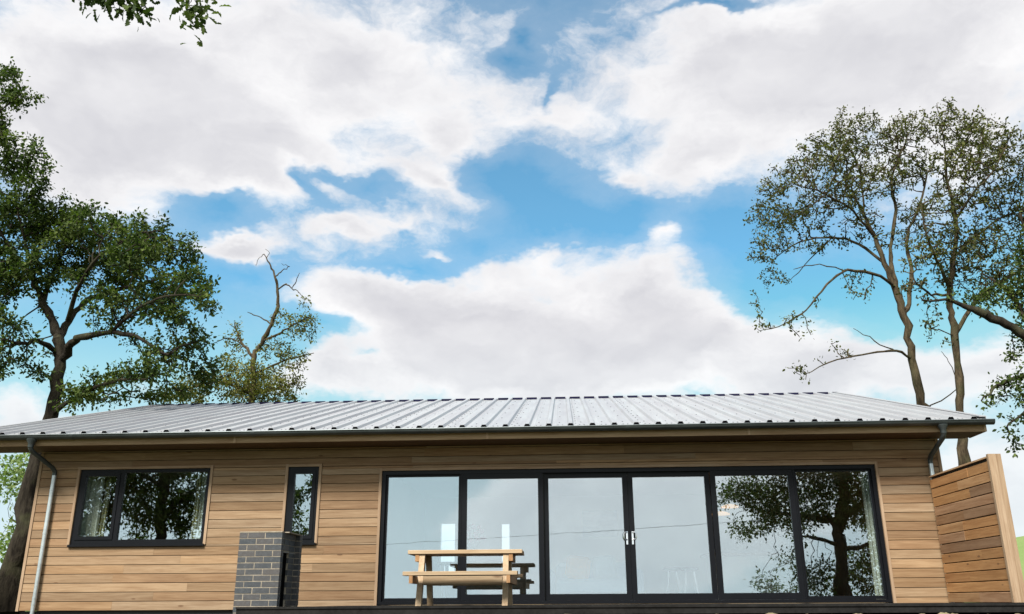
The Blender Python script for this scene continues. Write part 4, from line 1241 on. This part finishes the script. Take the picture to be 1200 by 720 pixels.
        [(9.69, -20.6, 4.24, 0.86, 0.86, 0.73, 1), (10.52, -20, 4.48, 0.85, 0.85, 0.85, 0.8), (11.54, -20.4, 4.03, 0.92, 0.92, 0.85, 1), (8.79, -21, 4.13, 0.8, 0.8, 0.6, 1),
         (7.85, -21.3, 4.01, 0.81, 0.81, 0.68, 1), (6.82, -21.6, 4.23, 0.68, 0.68, 0.62, 0.9), (6.24, -21.7, 3.91, 0.41, 0.41, 0.34, 0.7), (8.25, -21.2, 3.18, 0.87, 0.87, 0.53, 1),
         (7.27, -21.5, 2.65, 0.6, 0.6, 0.4, 0.5), (9.14, -20.9, 2.98, 0.66, 0.66, 0.46, 0.8), (10.71, -19.6, 3.16, 0.64, 0.64, 0.51, 0.8), (11.94, -20.6, 2.92, 0.78, 0.78, 0.65, 1),
         (9.56, -20.5, 3.32, 0.79, 0.79, 0.33, 0.7), (9.51, -19.5, 1.18, 0.5, 0.5, 0.37, 0.5), (8.82, -19.4, 0.74, 0.56, 0.56, 0.43, 0.5), (11.07, -20.5, 1.36, 0.71, 0.71, 0.58, 0.7),
         (12, -20.8, 1.68, 0.65, 0.65, 0.65, 0.8), (11.35, -20.3, 0.44, 0.63, 0.63, 0.51, 0.7), (9.39, -20, 0.3, 0.56, 0.56, 0.31, 0.5), (8.51, -21, 1.4, 0.26, 0.39, 0.39, 0.5),
         (7.66, -21.2, 0.47, 0.52, 0.52, 0.33, 0.8), (8.41, -21, 0.47, 0.39, 0.39, 0.26, 0.7), (9.02, -20.6, 5.57, 1.34, 1.34, 0.87, 1), (10.88, -20, 6.11, 1.52, 1.52, 0.99, 1),
         (12.87, -20.4, 5.48, 1.33, 1.33, 0.99, 1), (8.15, -21, 5.99, 1.02, 1.02, 0.68, 1), (10.1, -20, 7.82, 1.68, 1.68, 1.01, 1), (12.08, -20, 7.78, 1.68, 1.68, 1.14, 1),
         (11.64, -20, 9.53, 1.71, 1.71, 1.02, 1), (13.77, -20.6, 4.51, 0.99, 0.99, 0.99, 1)]),
    'MIRROR_L': (
        [[(-10.72, -9, -1.04, 0.197), (-10.73, -9, 0.21, 0.178), (-10.85, -9, 1.5, 0.181), (-10.87, -9, 2.61, 0.173), (-10.9, -9, 3.75, 0.164), (-11.18, -9, 5.18, 0.119), (-11.58, -9, 6.42, 0.073), (-11.88, -9, 7.18, 0.037)],
         [(-10.89, -9, 2.16, 0.114), (-10.63, -9.3, 2.64, 0.093), (-10.32, -9.6, 3.01, 0.071), (-9.96, -9.8, 3.39, 0.048)],
         [(-10.91, -9, 3.06, 0.093), (-11.87, -9.4, 3.48, 0.071), (-12.74, -9.6, 3.75, 0.048), (-13.62, -9.8, 3.91, 0.029)],
         [(-11.11, -9, 4.7, 0.095), (-10.49, -9.6, 5.55, 0.073), (-9.7, -10, 6.13, 0.05)],
         [(-11.37, -9, 5.92, 0.096), (-12.88, -9.5, 6.84, 0.075), (-14.55, -10, 7.54, 0.051)]],
        [(-10.49, -9.5, 2.77, 0.47, 0.47, 0.38, 1), (-10.04, -9.7, 2.33, 0.38, 0.38, 0.33, 1), (-10.36, -9.4, 1.96, 0.42, 0.42, 0.28, 0.8), (-11.59, -9.2, 2.98, 0.37, 0.37, 0.37, 0.7),
         (-11.87, -9.2, 2.41, 0.32, 0.32, 0.32, 0.6), (-12.39, -9.5, 3.38, 0.48, 0.48, 0.29, 1), (-13.24, -9.7, 3.42, 0.43, 0.43, 0.29, 1), (-10.71, -9, 3.4, 0.56, 0.56, 0.28, 0.9),
         (-10.04, -9.7, 3.37, 0.38, 0.38, 0.29, 1), (-10.07, -9.4, 1.51, 0.37, 0.37, 0.18, 0.6), (-11.54, -9.2, 1.74, 0.28, 0.28, 0.18, 0.5), (-11.27, -9, 3.99, 0.94, 0.94, 0.42, 1),
         (-10.1, -9.6, 4.31, 0.72, 0.72, 0.38, 1), (-13.08, -9.6, 4.36, 0.87, 0.87, 0.44, 1), (-12.11, -9, 1.51, 0.32, 0.32, 0.18, 0.4), (-12.72, -9.4, 2.67, 0.52, 0.52, 0.47, 1.8),
         (-12.98, -9.4, 1.99, 0.42, 0.42, 0.37, 1.6), (-13.15, -9.2, 3, 0.42, 0.42, 0.42, 1.5), (-10.72, -9.3, 2.41, 0.37, 0.46, 0.46, 1), (-9.93, -9.6, 2.78, 0.33, 0.38, 0.38, 1),
         (-11.71, -8.7, 3.04, 0.46, 0.46, 0.32, 1), (-10.94, -8.5, 2.34, 0.45, 0.54, 0.54, 0.8), (-7.38, -9.5, 2.62, 0.28, 0.47, 0.47, 0.6), (-7.23, -9.6, 1.84, 0.32, 0.32, 0.28, 0.6),
         (-6.97, -9.6, 3.09, 0.19, 0.28, 0.28, 0.5), (-8.62, -9.8, 3.37, 0.48, 0.48, 0.33, 0.6)]),
}

def bark_mat(name, c1, c2):
    m, g, b, out = new_mat(name)
    pos = g.n('ShaderNodeTexCoord').outputs['Object']
    n1 = g.noise(g.vmath('MULTIPLY', pos, (9, 9, 2.2)), 1.0, 6, 0.65)
    n2 = g.noise(pos, 1.7, 4, 0.6)
    c = g.mix(g.maprange(n1, 0.36, 0.66), c1, c2)
    c = g.mix(g.maprange(n2, 0.48, 0.70, 0, 0.55), c, (0.05, 0.052, 0.024, 1))
    g.link(c, b.inputs['Base Color'])
    b.inputs['Roughness'].default_value = 0.95
    b.inputs['Specular IOR Level'].default_value = 0.1
    bump(g, b, n1, 1.0, 0.05)
    return m

def leaf_mat(name, c1, c2, c3, trans=0.35):
    m = bpy.data.materials.new(name)
    m.use_nodes = True
    g = NT(m.node_tree)
    out = g.n('ShaderNodeOutputMaterial')
    geo = g.n('ShaderNodeNewGeometry')
    rp = geo.outputs['Random Per Island']
    n = g.noise(geo.outputs['Position'], 0.9, 3, 0.5)
    c = g.mix(rp, c1, c2)
    c = g.mix(g.maprange(g.math('MULTIPLY_ADD', rp, 0.25, n), 0.55, 0.85, 0, 0.8), c, c3)
    b = g.n('ShaderNodeBsdfPrincipled')
    g.link(c, b.inputs['Base Color'])
    b.inputs['Roughness'].default_value = 0.7
    b.inputs['Specular IOR Level'].default_value = 0.12
    tr = g.n('ShaderNodeBsdfTranslucent')
    g.link(g.mix(1.0, c, (1.2, 1.5, 0.6, 1), 'MULTIPLY'), tr.inputs[0])
    mx = g.n('ShaderNodeMixShader'); mx.inputs[0].default_value = trans
    g.link(b.outputs[0], mx.inputs[1]); g.link(tr.outputs[0], mx.inputs[2])
    g.link(mx.outputs[0], out.inputs['Surface'])
    return m

def np_mesh(name, verts, quads, mat, smooth=False):
    me = bpy.data.meshes.new(name)
    nv, nq = len(verts), len(quads)
    me.vertices.add(nv)
    me.vertices.foreach_set('co', np.ascontiguousarray(verts, dtype=np.float32).ravel())
    me.loops.add(nq*4)
    me.loops.foreach_set('vertex_index', np.ascontiguousarray(quads, dtype=np.int32).ravel())
    me.polygons.add(nq)
    me.polygons.foreach_set('loop_start', np.arange(0, nq*4, 4, dtype=np.int32))
    if smooth:
        me.polygons.foreach_set('use_smooth', np.ones(nq, dtype=bool))
    me.materials.append(mat)
    me.update(calc_edges=True)
    me.validate()
    return me

def resample(pl, step):
    out = [pl[0]]
    for a, b in zip(pl[:-1], pl[1:]):
        a3, b3 = np.array(a[:3]), np.array(b[:3])
        n = max(1, int(round(np.linalg.norm(b3-a3)/step)))
        for i in range(1, n+1):
            t = i/n
            out.append(tuple(a3+(b3-a3)*t)+(a[3]+(b[3]-a[3])*t,))
    return out

def smooth_limb(pl, rs, wob):
    """Catmull-Rom through the limb points, with a natural wander"""
    P = [np.array(q) for q in pl]
    out = []
    for i in range(len(P)-1):
        p0, p1, p2, p3 = P[max(i-1, 0)], P[i], P[i+1], P[min(i+2, len(P)-1)]
        k = 4
        for j in range(k):
            t = j/k
            q = 0.5*((2*p1)+(-p0+p2)*t+(2*p0-5*p1+4*p2-p3)*t*t+(-p0+3*p1-3*p2+p3)*t**3)
            if not (i == 0 and j == 0):
                q[:3] += rs.normal(0, wob*max(0.3, min(1, q[3]*4)), 3)
            out.append(tuple(q))
    out.append(tuple(P[-1]))
    return out

def make_tree(name, key, label, bark, leafm, seed, density, step=0.22, leaves=8, leaf_len=0.10, spread=0.16, group=None, twig=0.006, extra_limbs=(), extra_clumps=(), lobed=False, wob=0.06, ls=0.8, tipf=1.5, shrink=1.0):
    limbs, clumps = TREES[key]
    limbs = list(limbs)+list(extra_limbs); clumps = list(clumps)+list(extra_clumps)
    rs = np.random.RandomState(seed)
    base = limbs[0][0]
    root = tag(empty(name, base[:3]), label, 'tree', group)
    # attraction points inside the clumps, thicker towards their shell
    A = []
    for (x, y, z, rx, ry, rz, full) in clumps:
        rx, ry, rz = rx*shrink, ry*shrink, rz*shrink
        vol = 4.19*rx*ry*rz
        n = max(5, int(density*full*vol**0.80))
        d = rs.normal(size=(n, 3)); d /= np.linalg.norm(d, axis=1)[:, None]
        q = rs.uniform(0, 1, n)**0.42
        lump = 1+0.22*np.sin(d[:, 0]*5+seed)*np.cos(d[:, 2]*6+x)
        A.append(np.array([x, y, z]) + d*(q*lump)[:, None]*np.array([rx, ry, rz]))
    A = np.concatenate(A)
    limbs = [[(a, b, c, r*(min(1.0, ls+0.25) if i == 0 and k < 2 else ls)) for k, (a, b, c, r) in enumerate(l)] for i, l in enumerate(limbs)]
    sm = [smooth_limb(l, rs, wob) for l in limbs]
    pos, par, lim = [], [], []
    for li, l in enumerate(sm):
        pl = resample(l, step)
        prev = -1
        if li and pos:
            prev = int(np.argmin(np.sum((np.array(pos)-np.array(pl[0][:3]))**2, axis=1)))
        for q in pl:
            pos.append(np.array(q[:3])); par.append(prev); lim.append(q[3]); prev = len(pos)-1
    n_limb = len(pos)
    # nodes on the lower trunk do not sprout
    P = np.array(pos)
    lim_a = np.array(lim)
    sprout = lim_a < max(lim_a)*0.62
    best = np.full(len(A), 1e9); bi = np.zeros(len(A), int)
    def upd(idx):
        nonlocal best, bi
        pts = np.array([pos[i] for i in idx])
        for c in range(0, len(pts), 400):
            d = np.linalg.norm(A[:, None, :]-pts[None, c:c+400], axis=2)
            k = d.argmin(1); dm = d[np.arange(len(A)), k]
            better = dm < best
            best[better] = dm[better]
            bi[better] = np.array(idx)[c+k[better]]
    upd([i for i in range(n_limb) if sprout[i]])
    alive = np.ones(len(A), bool)
    kill = step*0.9
    grown_tip = []
    for it in range(70):
        act = alive & (best > kill)
        alive = act
        if not act.any():
            break
        new = []
        ids = np.nonzero(act)[0]
        dirs = A[ids]-np.array([pos[i] for i in bi[ids]])
        dirs /= np.linalg.norm(dirs, axis=1)[:, None]+1e-9
        order = {}
        for k, i in enumerate(bi[ids]):
            order.setdefault(i, []).append(k)
        for i, ks in order.items():
            v = dirs[ks].sum(0)
            ln = np.linalg.norm(v)
            v = v/ln if ln > 1e-3 else dirs[ks[0]]
            v = v + rs.normal(0, 0.40, 3)
            v /= np.linalg.norm(v)
            pos.append(pos[i]+v*step*rs.uniform(.8, 1.15)); par.append(i); lim.append(0.0)
            new.append(len(pos)-1)
        upd(new)
        if len(pos) > 14000:
            break
    N = len(pos)
    P = np.array(pos); par = np.array(par)
    # pipe model for the grown part
    rad = np.zeros(N)
    kids = np.zeros(N, int)
    acc = np.zeros(N)
    for i in range(N-1, -1, -1):
        r = max(twig, acc[i]**(1/2.4)) if i >= n_limb else lim[i]
        rad[i] = r
        if par[i] >= 0:
            kids[par[i]] += 1
            if i >= n_limb:
                acc[par[i]] += r**2.4
    for i in range(n_limb, N):
        rad[i] = min(rad[i], rad[par[i]]*0.85 if par[i] < n_limb else rad[par[i]])
    # trunk and limbs: swept tubes with uneven bark
    tr = MB()
    for li, l in enumerate(sm):
        rr = [q[3]*(1+rs.normal(0, .09)) for q in l]
        tr.tube([q[:3] for q in l], rr, 12 if l[0][3] > 0.1 else 7)
    tr.build('trunk', bark, root, smooth=True)
    # twigs: tapered four sided pieces
    gi = np.arange(n_limb, N)
    if len(gi):
        a, b2 = P[par[gi]], P[gi]
        ra = np.minimum(rad[par[gi]], rad[gi]*1.6); rb = rad[gi]*0.9
        t = b2-a; t /= np.linalg.norm(t, axis=1)[:, None]+1e-9
        h = np.where(np.abs(t[:, 2:3]) < 0.9, np.array([[0, 0, 1.0]]), np.array([[1.0, 0, 0]]))
        u = np.cross(t, h); u /= np.linalg.norm(u, axis=1)[:, None]; w = np.cross(t, u)
        V = np.zeros((len(gi), 8, 3))
        for s in range(4):
            c, sn = math.cos(s*math.pi/2), math.sin(s*math.pi/2)
            o = u*c+w*sn
            V[:, s] = a+o*ra[:, None]; V[:, 4+s] = b2+t*0.01+o*rb[:, None]
        Q = np.array([[s, (s+1) % 4, 4+(s+1) % 4, 4+s] for s in range(4)])
        Q = (np.arange(len(gi))*8)[:, None, None]+Q[None]
        o = link('branches', np_mesh('branches', V.reshape(-1, 3), Q.reshape(-1, 4), bark), root)
        tag(o, kind='stuff')
    # leaves along the young twigs
    young = np.array([i for i in gi if rad[i] < twig*tipf])
    if len(young):
        src = np.repeat(young, leaves)
        n = len(src)
        along = P[par[src]] + (P[src]-P[par[src]])*rs.uniform(0, 1.1, (n, 1))
        off = rs.normal(0, spread*0.62, (n, 3))
        c = along+off
        d = off+rs.normal(0, 0.10, (n, 3)); d[:, 2] -= 0.02
        d /= np.linalg.norm(d, axis=1)[:, None]
        nn = rs.normal(0, 1, (n, 3)); nn[:, 2] += 0.9
        side = np.cross(d, nn); side /= np.linalg.norm(side, axis=1)[:, None]+1e-9
        up = np.cross(side, d)
        L = (leaf_len*rs.uniform(0.45, 1.3, n))[:, None]
        if lobed:
            prof = [(0.0, 0.03), (0.22, 0.20), (0.30, 0.12), (0.48, 0.30), (0.58, 0.17), (0.76, 0.25), (0.92, 0.12), (1.0, 0.02)]
        else:
            prof = [(0.0, 0.02), (0.35, 0.27), (0.72, 0.24), (1.0, 0.02)]
        k = len(prof)
        V = np.zeros((n, 3*k, 3))
        for j, (t, w) in enumerate(prof):
            mid = c + d*L*(t-0.3) - up*L*0.16*t*t
            V[:, j] = mid
            V[:, k+j] = mid + side*L*w + up*L*w*0.35
            V[:, 2*k+j] = mid - side*L*w + up*L*w*0.35
        Q = []
        for j in range(k-1):
            Q += [[j, j+1, k+j+1, k+j], [j, 2*k+j, 2*k+j+1, j+1]]
        Q = (np.arange(n)*3*k)[:, None, None]+np.array(Q)[None]
        o = link('crown', np_mesh('crown', V.reshape(-1, 3), Q.reshape(-1, 4), leafm), root)
        tag(o, kind='stuff')
    return root

BARK_DARK = bark_mat('oak_bark', (0.009, 0.007, 0.005, 1), (0.034, 0.028, 0.020, 1))
BARK_ASH = bark_mat('pale_bark', (0.018, 0.013, 0.008, 1), (0.080, 0.060, 0.036, 1))
LEAF_OAK = leaf_mat('oak_leaf', (0.019, 0.034, 0.009, 1), (0.044, 0.068, 0.016, 1), (0.095, 0.120, 0.028, 1), 0.32)
LEAF_OLIVE = leaf_mat('olive_leaf', (0.060, 0.066, 0.016, 1), (0.115, 0.115, 0.028, 1), (0.18, 0.165, 0.045, 1), 0.35)
LEAF_ASH = leaf_mat('ash_leaf', (0.036, 0.041, 0.012, 1), (0.070, 0.076, 0.022, 1), (0.125, 0.125, 0.04, 1), 0.30)
LEAF_PALE = leaf_mat('pale_leaf', (0.10, 0.15, 0.055, 1), (0.16, 0.21, 0.08, 1), (0.22, 0.25, 0.11, 1), 0.4)

make_tree('oak_tree', 'OAK_LEFT', 'large dark green oak with twisted limbs beside the wide window end of the house', BARK_DARK, LEAF_OAK, 11, 62, 0.20, 30, 0.095, 0.14, twig=0.010, ls=0.54, shrink=0.88)
make_tree('stag_headed_tree', 'STAG', 'small olive tree with bare dead top rising behind the roof ridge', BARK_ASH, LEAF_OLIVE, 5, 75, 0.20, 15, 0.10, 0.16, twig=0.009, ls=0.6)
make_tree('ash_tree', 'ASH_A', 'airy thin leaved tree with wide spreading crown behind the roof end', BARK_ASH, LEAF_ASH, 23, 85, 0.20, 8, 0.09, 0.11, twig=0.012, ls=0.54)
make_tree('ash_tree', 'ASH_B', 'slender straight trunked tree rising just behind the privacy screen', BARK_ASH, LEAF_ASH, 29, 85, 0.20, 9, 0.09, 0.11, twig=0.012, ls=0.58)
make_tree('oak_tree', 'OAK_RIGHT', 'oak with a thick dark limb reaching across to the slender tree by the screen', BARK_DARK, LEAF_OAK, 31, 85, 0.20, 20, 0.095, 0.14, twig=0.010, ls=0.9)
make_tree('oak_tree', 'MIRROR_R', 'broad oak mirrored in the glass panes nearest the privacy screen', BARK_DARK, LEAF_OAK, 37, 120, 0.26, 26, 0.12, 0.26)
make_tree('oak_tree', 'MIRROR_L', 'oak mirrored in the wide window, its leafy branch hanging over the garden', BARK_DARK, LEAF_OAK, 41, 330, 0.15, 14, 0.11, 0.15, lobed=True,
          extra_limbs=([(-10.3, -9.0, 6.6, 0.12), (-9.2, -8.4, 7.6, 0.09), (-7.6, -7.4, 7.9, 0.06), (-6.1, -6.4, 7.55, 0.035), (-5.3, -6.0, 7.1, 0.02), (-4.9, -6.0, 6.92, 0.008)],
                       [(-6.1, -6.4, 7.55, 0.02), (-5.0, -6.1, 7.35, 0.014), (-4.35, -6.0, 6.95, 0.008), (-4.12, -6.0, 6.62, 0.005)]),
          extra_clumps=((-5.28, -6.0, 6.93, 0.26, 0.25, 0.12, 8.0), (-4.92, -6.0, 6.80, 0.20, 0.2, 0.14, 8.0), (-4.22, -6.0, 6.72, 0.14, 0.2, 0.13, 8.0), (-4.15, -6.0, 6.50, 0.09, 0.1, 0.06, 10.0), (-5.6, -6.1, 7.25, 0.4, 0.4, 0.16, 3), (-4.5, -6.1, 7.2, 0.35, 0.3, 0.14, 2.0)))

def background_tree(x, y, h, w, label, leafm, seed, group):
    z = ground_height(x, y)
    rs = random.Random(seed)
    TREES['_'] = ([[(x, y, z-0.2, 0.035*h), (x+0.1, y, z+h*0.3, 0.028*h), (x, y, z+h*0.6, 0.016*h), (x, y, z+h*0.85, 0.006*h)],
                   [(x, y, z+h*0.35, 0.014*h), (x+w*0.5, y, z+h*0.55, 0.006*h)], [(x, y, z+h*0.4, 0.014*h), (x-w*0.5, y, z+h*0.6, 0.006*h)]],
                  [(x+rs.uniform(-.5, .5)*w, y+rs.uniform(-.4, .4)*w, z+h*rs.uniform(.22, .95), w*rs.uniform(.22, .4), w*rs.uniform(.22, .4), h*rs.uniform(.08, .16), 1.0) for _ in range(14)])
    make_tree('broadleaf_tree', '_', label, BARK_ASH, leafm, seed, 20, 0.5, 22, 0.22, 0.5, group)
background_tree(-26.0, 30.0, 7.6, 5.0, 'pale green tree in the distance past the drainpipe end of the house', LEAF_PALE, 3, None)
background_tree(-19.5, 22.0, 4.8, 3.4, 'bushy dark tree low beside the oak trunk', LEAF_OAK, 6, None)

def shrub(x, y, h, w, label, leafm, seed):
    z = ground_height(x, y)
    rs = random.Random(seed)
    TREES['_'] = ([[(x, y, z-0.1, 0.04), (x+0.05, y, z+h*0.4, 0.03), (x, y, z+h*0.7, 0.015)], [(x, y, z+0.1, 0.025), (x+w*.4, y, z+h*.6, 0.01)], [(x, y, z+0.1, 0.025), (x-w*.4, y, z+h*.6, 0.01)]],
                  [(x+rs.uniform(-.5, .5)*w, y+rs.uniform(-.4, .4)*w, z+h*rs.uniform(.2, .85), w*.3, w*.3, h*.2, 1.2) for _ in range(9)])
    r = make_tree('shrub', '_', label, BARK_DARK, leafm, seed, 55, 0.18, 10, 0.10, 0.16)
    r['category'] = 'shrub'
shrub(-13.6, 4.6, 2.3, 1.6, 'dark leafy shrub at the foot of the big oak', LEAF_OAK, 51)
shrub(-11.9, 8.5, 2.0, 1.8, 'low mid green shrub behind the oak trunk', LEAF_ASH, 52)
